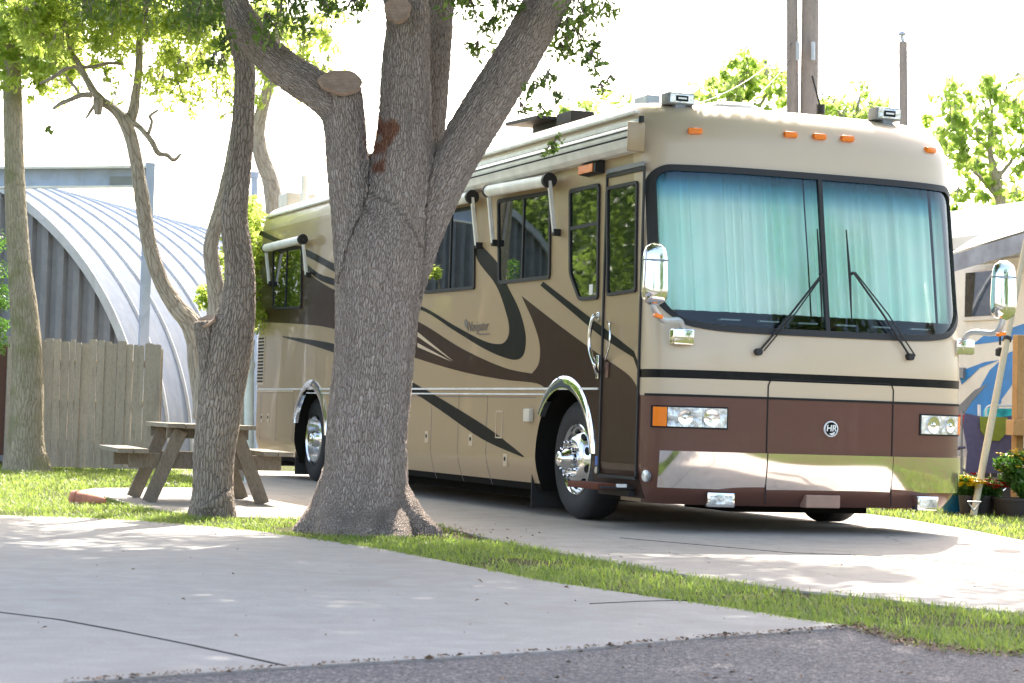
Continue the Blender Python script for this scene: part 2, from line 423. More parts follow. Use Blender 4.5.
def leaf_mesh(name, clumps, size, mat, parent, shape=.5, droop=.3):
    """clumps: (centre, radius, count); every leaf is a small folded blade of its own"""
    P = []
    for c, r, n in clumps:
        d = unit(rng.normal(size=(n, 3))); rr = r*rng.random((n, 1))**.45
        P.append(np.array(c)+d*rr*np.array([1, 1, .75]))
    P = np.concatenate(P); n = len(P)
    ax = unit(rng.normal(size=(n, 3))+np.array([0, 0, -droop])); nn = unit(np.cross(ax, rng.normal(size=(n, 3))))
    sd = np.cross(ax, nn); L = size*(.6+.8*rng.random((n, 1))); W = L*shape*(.8+.4*rng.random((n, 1)))
    a = P-ax*L*.5; b = P+ax*L*.5
    l = P+sd*W*.5+nn*W*.18-ax*L*.05; r = P-sd*W*.5+nn*W*.18-ax*L*.05
    l2 = P+sd*W*.36+nn*W*.14+ax*L*.25; r2 = P-sd*W*.36+nn*W*.14+ax*L*.25
    V = np.stack([a, l, l2, b, r2, r], 1).reshape(-1, 3)
    i = np.arange(n)*6
    Fq = np.concatenate([np.stack([i, i+1, i+2, i+3], 1), np.stack([i, i+3, i+4, i+5], 1)])
    return big_mesh(name, V, Fq, mat, parent, smooth=False)

# ------------------------------------------------------------------ RV body surface
W = 2.78; B = .46; NX = 3.0; L = 11.62
def rake(z):
    return 0 if z < 1.35 else .16*(z-1.35)
def g_(x):
    return max(0., 1-abs(2*x/W-1)**NX)**(1/NX)
def Yf(x, z): return -B*g_(x)+rake(z)
def fs(px, py):
    """pixel -> (x, z) on the front surface"""
    Y = -B*.6
    for _ in range(60):
        p = front(px, py, Y); x = min(max(p[0], 0), W); Y = .6*Y+.4*Yf(x, p[2])
    return min(max(p[0], 0.), W), p[2]
def fpt(x, z, off=0.0):
    e = 1e-3; x = min(max(x, .0005), W-.0005)
    a = np.array([x-e, Yf(max(x-e, 0), z), z]); b = np.array([x+e, Yf(min(x+e, W), z), z]); t = b-a
    n = np.array([t[1], -t[0], 0]); n /= np.linalg.norm(n)
    return np.array([x, Yf(x, z), z])+n*off
def arc_x(n):
    """front samples x(t) evenly along the arc"""
    xs = np.concatenate([[0], W*.5*(1-np.cos(np.linspace(0, math.pi, 2000)[1:-1])), [W]])
    # dense near the ends where the curve is steep
    xs = np.sort(np.unique(np.concatenate([xs, W*np.logspace(-9, -2, 300), W-W*np.logspace(-9, -2, 300)])))
    ys = np.array([-B*g_(x) for x in xs]); s = np.concatenate([[0], np.cumsum(np.hypot(np.diff(xs), np.diff(ys)))])
    return np.interp(np.linspace(0, s[-1], n), s, xs)
XF = arc_x(100)
Z_BROWN = 1.035
def Xtuck(z):
    return 0 if z >= .5 else .075*((.5-z)/.28)**1.6
root = thing('motorhome', (W/2, 5.6, 0), 'large beige and brown motorhome with black swooshes parked on the pad behind the oak', 'motorhome')

def rv_body():
    zs = [.21, .235, .27, .30, .335, .40, .46, .50, .62, .75, .9, 1.0, Z_BROWN, 1.06, 1.1, 1.17, 1.22, 1.235, 1.30, 1.4, 1.5]
    zs += list(np.arange(1.53, 2.95, .03))+[2.98, 3.03]
    top = [(3.08, 0, .01), (3.15, .004, .035), (3.21, .012, .07), (3.27, .03, .125), (3.32, .065, .20), (3.355, .11, .29), (3.38, .17, .40), (3.40, .27, .56), (3.415, .45, .85), (3.425, .7, 1.2)]
    lev = []
    for z in zs:
        fi = 0 if z > .33 else .10*((.335-z)/.125)**1.5
        lev.append((z, Xtuck(z), fi+rake(z), 0 if z > .5 else .12*((.5-z)/.28)))
    for z, si, fi in top: lev.append((z, si, rake(z)+fi, fi*.6))
    nS = 60; nR = 12
    rings = []
    for z, si, fi, ri in lev:
        pts = []
        sc = (W-2*si)/W; flat = 1
        for x in XF: pts.append((si+x*sc, -B*g_(x)*(1 if z < 3.3 else max(.5, 1-(z-3.3)*3))+fi, z))
        r = .16; ye = L-ri
        for k in range(1, nS+1): pts.append((W-si, fi+(ye-r-fi)*k/nS, z))
        for k in range(1, nR+1):
            a = math.pi/2*k/nR; pts.append((W-si-r+r*math.cos(a), ye-r+r*math.sin(a), z))
        for k in range(1, 9): pts.append((W-si-r-(W-2*si-2*r)*k/8, ye, z))
        for k in range(1, nR+1):
            a = math.pi/2*k/nR; pts.append((si+r-r*math.sin(a), ye-r+r*math.cos(a), z))
        for k in range(1, nS): pts.append((si, ye-r-(ye-r-fi)*k/nS, z))
        rings.append(pts)
    n = len(rings[0]); mb = MB()
    vs = [p for rr in rings for p in rr]; fsx = []; mi = []
    nf = len(XF)-1
    for i in range(len(rings)-1):
        zc = (lev[i][0]+lev[i+1][0])/2
        for k in range(n):
            fsx.append((i*n+k, i*n+(k+1) % n, (i+1)*n+(k+1) % n, (i+1)*n+k))
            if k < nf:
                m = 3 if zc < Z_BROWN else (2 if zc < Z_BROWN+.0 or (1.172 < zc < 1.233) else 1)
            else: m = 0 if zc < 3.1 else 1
            mi.append(m)
    fsx.append(tuple(range(n))[::-1]); mi.append(2)
    fsx.append(tuple((len(rings)-1)*n+k for k in range(n))); mi.append(1)
    me = bpy.data.meshes.new('body'); me.from_pydata(vs, [], fsx)
    for m in ('paint_beige', 'paint_beige_pale_lit', 'paint_black', 'paint_brown_lit', 'wheel_well'): me.materials.append(MATS[m])
    me.polygons.foreach_set('material_index', mi)
    return me
# wheels: centre (Y, Z) and arches
WY1, WZ = side(574, 461, .10)[1], .5
WY2 = side(312.5, 442, .14)[1]
AY1 = (side(592, 470)[1]+side(534.5, 470)[1])/2; AR1 = (side(534.5, 470)[1]-side(592, 470)[1])/2
AY2 = side(294, 440)[1]-.66; AR2 = .66
AZ = .50
def boolean_arches(me):
    o = bpy.data.objects.new('tmp', me); COL.objects.link(o)
    cm = MB()
    for yc, ar, hh in ((AY1, AR1, .60), (AY2, AR2, .60)):
        for x0, x1 in ((-.3, .75), (W-.75, W+.3)):
            prof = [(0, yc-ar, .0)]+[(0, yc-ar*math.cos(t), AZ+hh*math.sin(t)) for t in np.linspace(0, math.pi, 33)]+[(0, yc+ar, .0)]
            cm.prism([(x0, p[1], p[2]) for p in prof], (x1-x0, 0, 0))
    cut = cm.build('cut', ['wheel_well'])
    md = o.modifiers.new('b', 'BOOLEAN'); md.object = cut; md.operation = 'DIFFERENCE'; md.solver = 'EXACT'
    dg = bpy.context.evaluated_depsgraph_get(); dg.update()
    m2 = bpy.data.meshes.new_from_object(o.evaluated_get(dg))
    bpy.data.objects.remove(o); bpy.data.objects.remove(cut)
    return m2
# windshield outline in (x, z)
wl = [fs(*p) for p in ((829, 175), (745, 168.5), (690, 165.6))]
wl = [(a, b) for a, b in wl]
WTOP = fs(829, 178)[1]; WBOT = fs(832, 334)[1]
wx0 = fs(654, 230)[0]
def rounded(x0, x1, z0, z1, r, n=8, rb=None):
    rb = rb or r; out = []
    for cx, cz, a0, rr in ((x0+r, z1-r, 180, r), (x1-r, z1-r, 90, r), (x1-rb, z0+rb, 0, rb), (x0+rb, z0+rb, -90, rb)):
        for k in range(n+1):
            a = R_(a0-90*k/n); out.append((cx+rr*math.cos(a), cz+rr*math.sin(a)))
    return out
WX0 = max(.035, wx0); WX1 = W-WX0
def wsloop(off=0, k=90):
    """loop with a bottom edge that climbs toward the corners"""
    base = rounded(WX0-off, WX1+off, WBOT-off, WTOP+off, .12+off, 10, .22+off)
    out = []
    P = base+[base[0]]
    for a, b in zip(P[:-1], P[1:]):
        m = max(1, int(math.hypot(b[0]-a[0], b[1]-a[1])/.04))
        for j in range(m): out.append((a[0]+(b[0]-a[0])*j/m, a[1]+(b[1]-a[1])*j/m))
    res = []
    for x, z in out:
        t = abs(2*x/W-1); low = max(0, 1-(z-WBOT)/.6)
        res.append((x, z+low*(.13*t**6)))
    return res
def inpoly(x, z, P):
    c = False; j = len(P)-1
    for i in range(len(P)):
        if (P[i][1] > z) != (P[j][1] > z) and x < (P[j][0]-P[i][0])*(z-P[i][1])/(P[j][1]-P[i][1]+1e-12)+P[i][0]: c = not c
        j = i
    return c
me = boolean_arches(rv_body())
bm = bmesh.new(); bm.from_mesh(me)
LP = wsloop(-.004); kill = []
for f in bm.faces:
    c = f.calc_center_median()
    if c.y < .3 and 1.4 < c.z < 3.0 and f.normal.y < .2 and inpoly(min(max(c.x, 0), W), c.z, LP) and len(f.verts) < 6: kill.append(f)
    if c.x > .06 and c.x < W-.06 and c.z < 1.15 and c.z > .215 and c.y > .5 and c.y < L-.5: f.material_index = 4
bmesh.ops.delete(bm, geom=kill, context='FACES')
for v in bm.verts: v.co -= Vector(ORG[root.name])
bm.to_mesh(me); bm.free()
me.polygons.foreach_set('use_smooth', [True]*len(me.polygons)); me.set_sharp_from_angle(angle=R_(30))
me.name = 'body'; body = link('body', me, root)

def fstrip(name, inner, outer, mats, parent, h=.015):
    """closed band between two (x,z) loops, raised off the front surface"""
    mb = MB(); n = len(inner)
    vs = [fpt(x, z, -.004) for x, z in inner]+[fpt(x, z, h) for x, z in inner]+[fpt(x, z, h) for x, z in outer]+[fpt(x, z, -.004) for x, z in outer]
    f = []
    for i in range(n):
        j = (i+1) % n
        for a in range(3): f.append((a*n+i, a*n+j, (a+1)*n+j, (a+1)*n+i))
    mb.add(vs, f); return mb.build(name, mats, parent, 40)
def fpatch(mb, x0, x1, z0, z1, off=.012, back=-.01, nx=None, nz=2, mi=0, r=0):
    """raised patch following the front surface"""
    nx = nx or max(2, int(abs(x1-x0)/.03)); 
    xs = np.linspace(x0, x1, nx+1)
    if x0 < .08: xs = np.interp(np.linspace(0, 1, nx+8), np.linspace(0, 1, len(XF)), XF); xs = [x for x in XF if x0 < x < x1]; xs = [x0]+xs+[x1]
    elif x1 > W-.08: xs = [x0]+[x for x in XF if x0 < x < x1]+[x1]
    zs2 = np.linspace(z0, z1, nz+1); n = len(xs)
    vs = [fpt(x, z, off) for z in zs2 for x in xs]; f = []
    for i in range(nz):
        for k in range(n-1): f.append((i*n+k, i*n+k+1, (i+1)*n+k+1, (i+1)*n+k))
    m = len(vs)
    ring = [(0, k) for k in range(n)]+[(i, n-1) for i in range(1, nz+1)]+[(nz, k) for k in range(n-2, -1, -1)]+[(i, 0) for i in range(nz-1, 0, -1)]
    vs += [fpt(xs[k], zs2[i], back) for i, k in ring]
    for a in range(len(ring)):
        b = (a+1) % len(ring)
        f.append((ring[a][0]*n+ring[a][1], ring[b][0]*n+ring[b][1], m+b, m+a))
    mb.add(vs, f, mi); return mb
ws = fstrip('windshield_frame', wsloop(-.022), wsloop(.028), 'rubber_black', root, .014)
# glass, tinted band in the glass itself
mb = MB(); xs = [x for x in XF if WX0-.03 < x < WX1+.03]; zz = np.linspace(WBOT-.04, WTOP+.03, 16)
mb.add([fpt(x, z, -.006) for z in zz for x in xs], [(i*len(xs)+k, i*len(xs)+k+1, (i+1)*len(xs)+k+1, (i+1)*len(xs)+k) for i in range(15) for k in range(len(xs)-1)])
mb.build('windshield', 'windshield_glass', root, 60)
mb = MB(); fpatch(mb, W/2-.018, W/2+.018, WBOT-.01, WTOP+.01, .012, -.02, nz=10); mb.build('windshield_divider', 'rubber_black', root)
# curtains: pleated cloth behind the glass, dashboard under it
for (a, b) in ((.10, W/2-.005), (W/2+.005, W-.215), (W-.175, W-.06)):
    mb = MB(); n = int((b-a)/.006); vs = []; f = []; zz = [1.70, 1.9, 2.2, 2.5, 2.84]
    for j, z in enumerate(zz):
        for i in range(n+1):
            x = a+(b-a)*i/n; ph = x*62+2.2*math.sin(x*7)+1.3*math.sin(x*17.0)
            d = .036*math.sin(ph)*(.6+.5*noise.noise(Vector((x*3, z*.4, 1))))+.012*math.sin(ph*.43+z*.7)+.02*noise.noise(Vector((x*2, z, 4)))
            vs.append((x, -.8*B*g_(.15+x*(W-.3)/W)+rake(z)+.15+d, z))
    for j in range(4):
        for i in range(n): f.append((j*(n+1)+i, j*(n+1)+i+1, (j+1)*(n+1)+i+1, (j+1)*(n+1)+i))
    mb.add(vs, f); mb.build('curtain', 'curtain_cloth', root, 80)
mb = MB(); xs = np.linspace(.08, W-.08, 30)
zd = WBOT+.075
mb.add([(x, Yf(x, 1.6)+.03, zd-.03) for x in xs]+[(x, .35, zd) for x in xs], [(i, i+1, 31+i, 30+i) for i in range(29)])
mb.build('dashboard', 'white_plastic', root, fix=False)
for k in range(6): mb = MB(); mb.box((.55+k*.34, -.25, zd+.001), (.72+k*.34, -.2, zd+.012)); mb.build('dashboard_vent', 'grey_plastic', root)

# front lines, panel gaps, bumper
mb = MB(); fpatch(mb, .003, W-.003, Z_BROWN-.004, Z_BROWN+.014, .006, -.01, nz=1); mb.build('bumper_seam', 'gap_black', root)
xa, zb1 = fs(768, 392)[0], .33
xb = fs(893, 400)[0]; zt = fs(829, 381.5)[1]
zc0, zc1 = fs(829, 491.5)[1], fs(829, 455)[1]
def fline(mb, P, w, off=.0035):
    for a, b in zip(P[:-1], P[1:]):
        n = max(1, int(math.hypot(b[0]-a[0], b[1]-a[1])/.05))
        for i in range(n):
            p = [a[0]+(b[0]-a[0])*i/n, a[1]+(b[1]-a[1])*i/n]; q = [a[0]+(b[0]-a[0])*(i+1)/n, a[1]+(b[1]-a[1])*(i+1)/n]
            mb.beam(fpt(*p, off), fpt(*q, off), w, .004, up=fpt(*p, 1)-fpt(*p, 0))
def bumper(name, x0, x1, off):
    mb = MB(); fpatch(mb, x0, x1, zc0, zc1, off, -.03, nz=4)
    for i, v in enumerate(mb.v):
        t = (zc1-v[2])/(zc1-zc0); e = .030*t**1.5+.002*math.sin(v[0]*4)*math.sin(t*3.1)
        mb.v[i] = (v[0], v[1]+e, v[2])
    mb.build(name, 'chrome_bumper', root, 40)
bumper('bumper', .075, xa-.004, .026); bumper('bumper', xb+.004, W-.012, .026); bumper('bumper_centre', xa+.004, xb-.004, .029)
mb = MB(); r = .05
fline(mb, [(xa, .23), (xa, zt-r), (xa+.015, zt-.015), (xa+r, zt), (xb-r, zt), (xb-.015, zt-.015), (xb, zt-r), (xb, .23)], .009)
mb.build('hood_gap', 'gap_black', root)
# dark under-bumper strip below chrome
x0, z0 = fs(656, 427); 
def lamp_front(pxs, name, mat, parent, off=.02, xm=None):
    (pa, pb) = pxs; xa_, za = fs(*pa); xb_, zb = fs(*pb)
    if xm: xa_, xb_ = W-xb_, W-xa_
    mb = MB(); fpatch(mb, xa_, xb_, zb, za, off, -.01, nz=2); return mb.build(name, mat, parent, 40)
for mir in (False, True):
    def X(a, b): return (W-b, W-a) if mir else (a, b)
    xl, zh = fs(656, 408); xm_ = fs(667.5, 408)[0]; xr, zlw = fs(726, 428); zh = fs(700, 408)[1]
    xl = .035
    mb = MB(); fpatch(mb, *X(xl-.012, xr+.012), zlw-.012, zh+.012, .007, -.01, nz=2); hl = mb.build('headlight', 'gap_black', root, 40)
    mb = MB(); fpatch(mb, *X(xm_+.005, xr), zlw, zh, .016, 0, nz=2); mb.build('lens', 'clear_lens', hl, 40)
    mb = MB(); fpatch(mb, *X(xl, xm_), zlw, zh, .017, 0, nz=2); mb.build('turn_lens', 'amber_lens', hl, 40)
    for fx_, rr_ in ((.27, .058), (.72, .066)):
        xc_ = xm_+.005+(xr-xm_-.005)*fx_; xc_ = W-xc_ if mir else xc_; cc_ = fpt(xc_, (zlw+zh)/2, .0175); nn_ = fpt(xc_, 1, 1)-fpt(xc_, 1, 0)
        mb = MB(); mb.lathe(cc_, nn_, [(0, rr_), (.006, rr_), (.006, rr_*.93), (.0015, rr_*.7), (.001, rr_*.3), (.010, rr_*.24), (.013, .001)], 28)
        mb.build('reflector', 'chrome', hl, 40)
    fx0, fz1 = fs(706, 493.5); fx1, fz0 = fs(731, 506)
    mb = MB(); c = fpt(*((W-(fx0+fx1)/2 if mir else (fx0+fx1)/2), (fz0+fz1)/2), .03)
    t = fpt(fx1, fz0)-fpt(fx0, fz0); t /= np.linalg.norm(t); 
    if mir: t = t*np.array([1, -1, 1])
    nn = np.cross(t, (0, 0, 1))
    mb.obox(c, t, nn, (0, 0, 1), (fx1-fx0+.02, .07, fz1-fz0+.02), 0, .012); fg = mb.build('fog_lamp', 'chrome', root, 40)
    mb = MB(); mb.obox(c+nn*.037, t, nn, (0, 0, 1), (fx1-fx0-.02, .012, fz1-fz0-.02), 0, .004); mb.build('lens', 'clear_lens', fg)
# side oval lamp at the corner
mb = MB(); p = fs(647.5, 476); mb.lathe(fpt(.012, p[1], 0), fpt(.012, 1, 1)-fpt(.012, 1, 0), [(-.01, .045), (.012, .045), (.018, .036)], 20, cap=True)
mb.build('corner_reflector', 'clear_lens', root, 40)
mb = MB(); pa = fs(803, 495); pb = fs(841, 508); mb.obox(fpt((pa[0]+pb[0])/2, (pa[1]+pb[1])/2, -.03), (1, 0, 0), (0, 1, 0), (0, 0, 1), (.30, .10, .10), 0, .01)
mb.build('tow_plate', 'tan_plate', root)
# marker lights on the cap
for px, py in ((695, 132), (791, 135.5), (820, 137.5), (848, 139.5), (931, 151)):
    x, z = fs(px, py-1); 
    # the cap rolls back above 3.05
    zi = z
    mb = MB(); p = fpt(x, zi, 0); t = fpt(x+.01, zi)-fpt(x-.01, zi); t /= np.linalg.norm(t); nn = np.cross(t, (0, 0, 1))
    mb.obox(p+nn*(-.01 if z > 3.1 else .005), t, nn, (0, 0, 1), (.115, .05, .048), 0, .018); mb.build('marker_light', 'amber_lens', root, 40)
# emblem
ex, ez = fs(830.5, 429); em = fpt(ex, ez, 0); 
mb = MB(); mb.lathe(em, (0, -1, 0), [(-.01, .062), (.012, .062), (.016, .056), (.012, .052)], 32); mb.lathe(em, (0, -1, 0), [(.0, .054), (.011, .0535), (.0115, .001)], 32, 1)
emb = mb.build('emblem', ['letter_silver', 'paint_black'], root, 40)
def text_mesh(name, body_, size, o, ax, ay, mat, parent, shear=0, ext=.002, bold=0):
    cu = bpy.data.curves.new(name, 'FONT'); cu.body = body_; cu.size = size; cu.extrude = ext; cu.shear = shear; cu.align_x = 'CENTER'; cu.align_y = 'CENTER'; cu.offset = bold
    ob = bpy.data.objects.new('t', cu); COL.objects.link(ob)
    dg = bpy.context.evaluated_depsgraph_get(); dg.update(); m = bpy.data.meshes.new_from_object(ob.evaluated_get(dg)); bpy.data.objects.remove(ob)
    az = np.cross(ax, ay); M = Matrix(((ax[0], ay[0], az[0], o[0]), (ax[1], ay[1], az[1], o[1]), (ax[2], ay[2], az[2], o[2]), (0, 0, 0, 1)))
    m.transform(M); m.transform(Matrix.Translation(-Vector(ORG[parent.name]))); m.materials.clear(); m.materials.append(MATS[mat]); m.name = name
    return link(name, m, parent)
text_mesh('lettering', 'HR', .068, em+np.array([0, -.0145, .004]), np.array([1, 0, 0]), np.array([0, 0, 1]), 'letter_silver', emb, .1, .0015, .0012)
mb = MB(); mb.add([em+np.array(p) for p in ((-.02, -.0135, -.036), (.01, -.0135, -.03), (.035, -.0135, -.018), (.028, -.0135, -.040), (.005, -.0135, -.05))], [(0, 1, 2, 3, 4)])
mb.build('emblem_swirl', 'letter_silver', emb)

# wipers
for (pv, el, bt, bb) in (((757, 352), (819, 274), (816, 229), (821, 321)), ((908, 357), (850, 273), (845, 230), (850.5, 321))):
    mb = MB(); P = fpt(*fs(*pv), .03); E = fpt(*fs(*el), .055); off = np.array([.045, 0, .01])
    mb.tube([P, (P+E)/2+np.array([0, -.02, 0]), E], .009, 8); mb.tube([P+off, (P+E)/2+off*.9+np.array([0, -.02, 0]), E+off*.3], .006, 8)
    mb.tube([fpt(*fs(*pv), -.02), fpt(*fs(*pv), .05)], .028, 12)
    wip = mb.build('wiper', 'rubber_black', root, 40)
    T = fpt(*fs(*bt), .018); Bq = fpt(*fs(*bb), .018); M_ = (T+Bq)/2
    mb = MB(); mb.tube([T, M_+np.array([0, -.012, 0]), Bq], [.005, .012, .005], 6); mb.tube([M_, E], .012, 6); mb.build('wiper_blade', 'rubber_black', wip)

# mirrors
def mirror(hx, hy0, hy1, wpx, Yh, bpx, bpy_, sgn, amb):
    top = front(hx, hy0, Yh); bot = front(hx, hy1, Yh); H = top[2]-bot[2]; c = (top+bot)/2; w = wpx*np.linalg.norm(front(hx, hy0, Yh)-CAM)/F/2
    mb = MB(); vs = []; f = []; n = 24; lv = 14
    for j in range(lv+1):
        t = j/lv; z = bot[2]+H*t
        k = (1-abs(2*t-1)**5)**.3 if t not in (0, 1) else .35
        ww = w*k*(1.0-.16*max(0, t-.3)); dd = .085*k*(1-.3*t)
        for i in range(n):
            a = 2*math.pi*i/n; ca, sa = math.cos(a), math.sin(a)
            vs.append((c[0]+ww*math.copysign(abs(ca)**.7, ca), c[1]+dd*math.copysign(abs(sa)**.7, sa)*(1 if sa < 0 else .5), z))
    for j in range(lv):
        for i in range(n): f.append((j*n+i, j*n+(i+1) % n, (j+1)*n+(i+1) % n, (j+1)*n+i))
    f.append(tuple(range(n))); f.append(tuple(lv*n+i for i in range(n)))
    mb.add(vs, f); mi = mb.build('mirror', 'chrome', root, 50)
    mb = MB(); zc = bot[2]+H*.72; 
    mb.lathe((c[0], c[1]-.012, zc), (0, 0, 1), [(-.004, w*.985), (.004, w*.985)], 24)
    for v in range(len(mb.v)): mb.v[v] = (mb.v[v][0], c[1]-.012+(mb.v[v][1]-c[1]+.012)*.86, mb.v[v][2])
    mb.build('mirror_seam', 'grey_plastic', mi)
    bk = fpt(*fs(bpx, bpy_), .03)
    mb = MB(); mb.obox(bk, (1, 0, 0), (0, 1, 0), (0, 0, 1), (.17, .12, .12), 0, .015); mb.build('mirror_bracket', 'chrome', mi, 40)
    mb = MB(); a = np.array([c[0], c[1], bot[2]-.02]); b2 = np.array([bk[0], bk[1]-.02, bk[2]+.06])
    mid1 = a*.75+b2*.25+np.array([0, -.03, -.05]); mid2 = a*.2+b2*.8+np.array([0, -.03, .03])
    mb.tube(catmull([a+np.array([0, 0, .05]), a, mid1, mid2, b2, b2-np.array([0, 0, .07])], 5), .024, 10); ar = mb.build('mirror_arm', 'silver_paint', mi, 50)
    q = front(*amb, Yh-.03); mb = MB(); mb.obox(q, (1, 0, -.25*sgn), (0, 1, 0), (.25*sgn, 0, 1), (.07, .05, .03), 0, .008); mb.build('turn_lens', 'amber_lens', ar)
mirror(654.5, 243, 305, 28, -.78, 681, 337, 1, (658, 316))
mirror(1003, 261, 320, 27, -.62, 958, 347, -1, (1001, 334))

# ---- painted swooshes on the side (flat paint sheets 3 mm thick that follow the tuck)
def decal(name, P, mat, x=-.003, parent=root, world=True):
    bm = bmesh.new()
    vs = []
    for p in P:
        y, z = (p if world else side(*p)[1:3]); vs.append(bm.verts.new((0, y, z)))
    ed = [bm.edges.new((vs[i], vs[(i+1) % len(vs)])) for i in range(len(vs))]
    bmesh.ops.triangle_fill(bm, edges=ed, use_beauty=True)
    for z in (.5, .45, .4, .35, .3, .26):
        bmesh.ops.bisect_plane(bm, geom=list(bm.verts)+list(bm.edges)+list(bm.faces), plane_co=(0, 0, z), plane_no=(0, 0, 1))
    for v in bm.verts: v.co.x = Xtuck(v.co.z)+x
    ext = bmesh.ops.extrude_face_region(bm, geom=list(bm.faces))
    for e in ext['geom']:
        if isinstance(e, bmesh.types.BMVert): e.co.x += .0025
    bmesh.ops.recalc_face_normals(bm, faces=bm.faces)
    for v in bm.verts: v.co -= Vector(ORG[parent.name])
    m = bpy.data.meshes.new(name); bm.to_mesh(m); bm.free(); m.materials.append(MATS[mat])
    return link(name, m, parent)
def smooth2(P, k=6): return [tuple(q) for q in catmull(P, k)]
def c6(x, y): return (400+x/2.439, 260+y/2.439)
archpts = [(AY1+AR1*math.cos(t), AZ+.60*math.sin(t)) for t in np.linspace(math.pi*.0, math.pi, 25)]
def SZ(p): return tuple(side(*p)[1:3])
edge_r = smooth2([SZ(c6(297, 88)), SZ(c6(400, 168)), SZ(c6(490, 233)), SZ(c6(560, 283)), (.0, Z_BROWN+.005)])
band = smooth2([SZ(c6(*p)) for p in ((297, 88), (325, 150), (341, 205), (339, 252), (322, 277))])
sw_up = smooth2([SZ(p) for p in (c6(322, 277), c6(250, 261), c6(150, 215), c6(48, 152), (380, 306), (335, 290), (309, 274))])
sw_lo = smooth2([SZ(p) for p in ((256, 322), (300, 324), (335, 329), (380, 344), c6(42, 240), c6(150, 272), c6(250, 291), c6(330, 300), c6(355, 313))])
low = [SZ(c6(361, 345)), SZ(c6(358, 372))]
ar = [p for p in archpts if p[0] < low[-1][0]]
# brown area: tip -> front edge -> down -> along arch -> up
brown = edge_r+[(0., .24), (AY1-AR1, .24)]+ar[::-1][::-1 if False else 1]
arL = sorted([p for p in archpts if p[0] <= AY1+AR1*.55], key=lambda q: q[0])
brown = edge_r+[(0., .24), (AY1-AR1, .24)]+arL+[low[0]]+sw_lo[::-1][:-0 or None]+[SZ((256, 243)), SZ((272, 252)), SZ((290, 262)), ]+sw_up[::-1]+band[::-1][1:]
decal('brown_swoosh', brown[:-1], 'paint_brown')
J = smooth2([SZ(p) for p in ((474, 238), c6(190, 0), c6(235, 62), c6(260, 130), c6(267, 172), c6(258, 198), c6(238, 205), c6(200, 195), c6(130, 158), c6(50, 112), (380, 296), (335, 279), (320, 274), (308, 265))])
J += smooth2([SZ(p) for p in ((308, 271), (320, 280), (335, 286), (380, 302), c6(50, 121), c6(130, 170), c6(200, 213), c6(250, 236), c6(285, 243), c6(303, 226), c6(306, 180), c6(290, 120), c6(262, 62), c6(240, 10), (482, 246))])
decal('black_swoosh', J, 'paint_black', -.0034)
decal('black_band', smooth2([SZ(p) for p in (c6(350, 53), (575, 306), (605, 328.5), (633.7, 351))])+[(0, 1.236), (0, 1.172)]+smooth2([SZ(p) for p in ((633.7, 357.5), (601, 336), (570, 310), c6(343, 62))]), 'paint_black', -.0040)
decal('black_swoosh', smooth2([SZ(p) for p in ((282, 336), (335, 344), (375, 362), c6(34, 300), c6(120, 350), c6(220, 413), c6(303, 479))])+smooth2([SZ(p) for p in (c6(300, 481), c6(200, 436), c6(100, 367), c6(34, 325), (375, 375), (335, 353), (284, 337.5))]), 'paint_black', -.0034)
decal('black_swoosh', smooth2([SZ(p) for p in ((257, 228), (277, 238), (308, 250), (335, 264), (390, 290))])+smooth2([SZ(p) for p in ((335, 272), (308, 257), (277, 243), (257, 234))]), 'paint_black', -.0034)
for q in (((418, 332), (453.5, 361), (418, 336.5)), ((418, 343), (452, 361.5), (418, 347))): decal('cream_dart', [SZ(p) for p in q], 'paint_beige_pale_lit', -.0062)
# silver trim lines
y0 = side(600, 389)[1]
mb = MB(); y1 = side(336, 389)[1]
mb.box((-.012, .62+.16, 1.075), (.0, 9.2, 1.092)); mb.box((-.010, side(545, 394)[1], 1.030), (0, 9.2, 1.043))
mb.box((-.010, 9.2, 1.075), (.0, L-.22, 1.09)); mb.build('side_trim', 'white_metal', root)
nav = side(478, 326.5); text_mesh('lettering', 'Navigator', .135, (-.005, nav[1], nav[2]), np.array([0, -1, 0]), np.array([0, 0, 1]), 'letter_grey', root, .3, .001)
nv2 = side(484, 334); decal('underline', [(nv2[1]-.16, nv2[2]-.008), (nv2[1]-.16, nv2[2]+.004), (nv2[1]+.14, nv2[2]+.006), (nv2[1]+.14, nv2[2]-.006)], 'letter_grey', -.005)
decal('logo_mark', [SZ(p) for p in ((466, 319), (468.5, 322), (467.5, 329), (465, 326), (464.6, 321))], 'letter_grey', -.005)

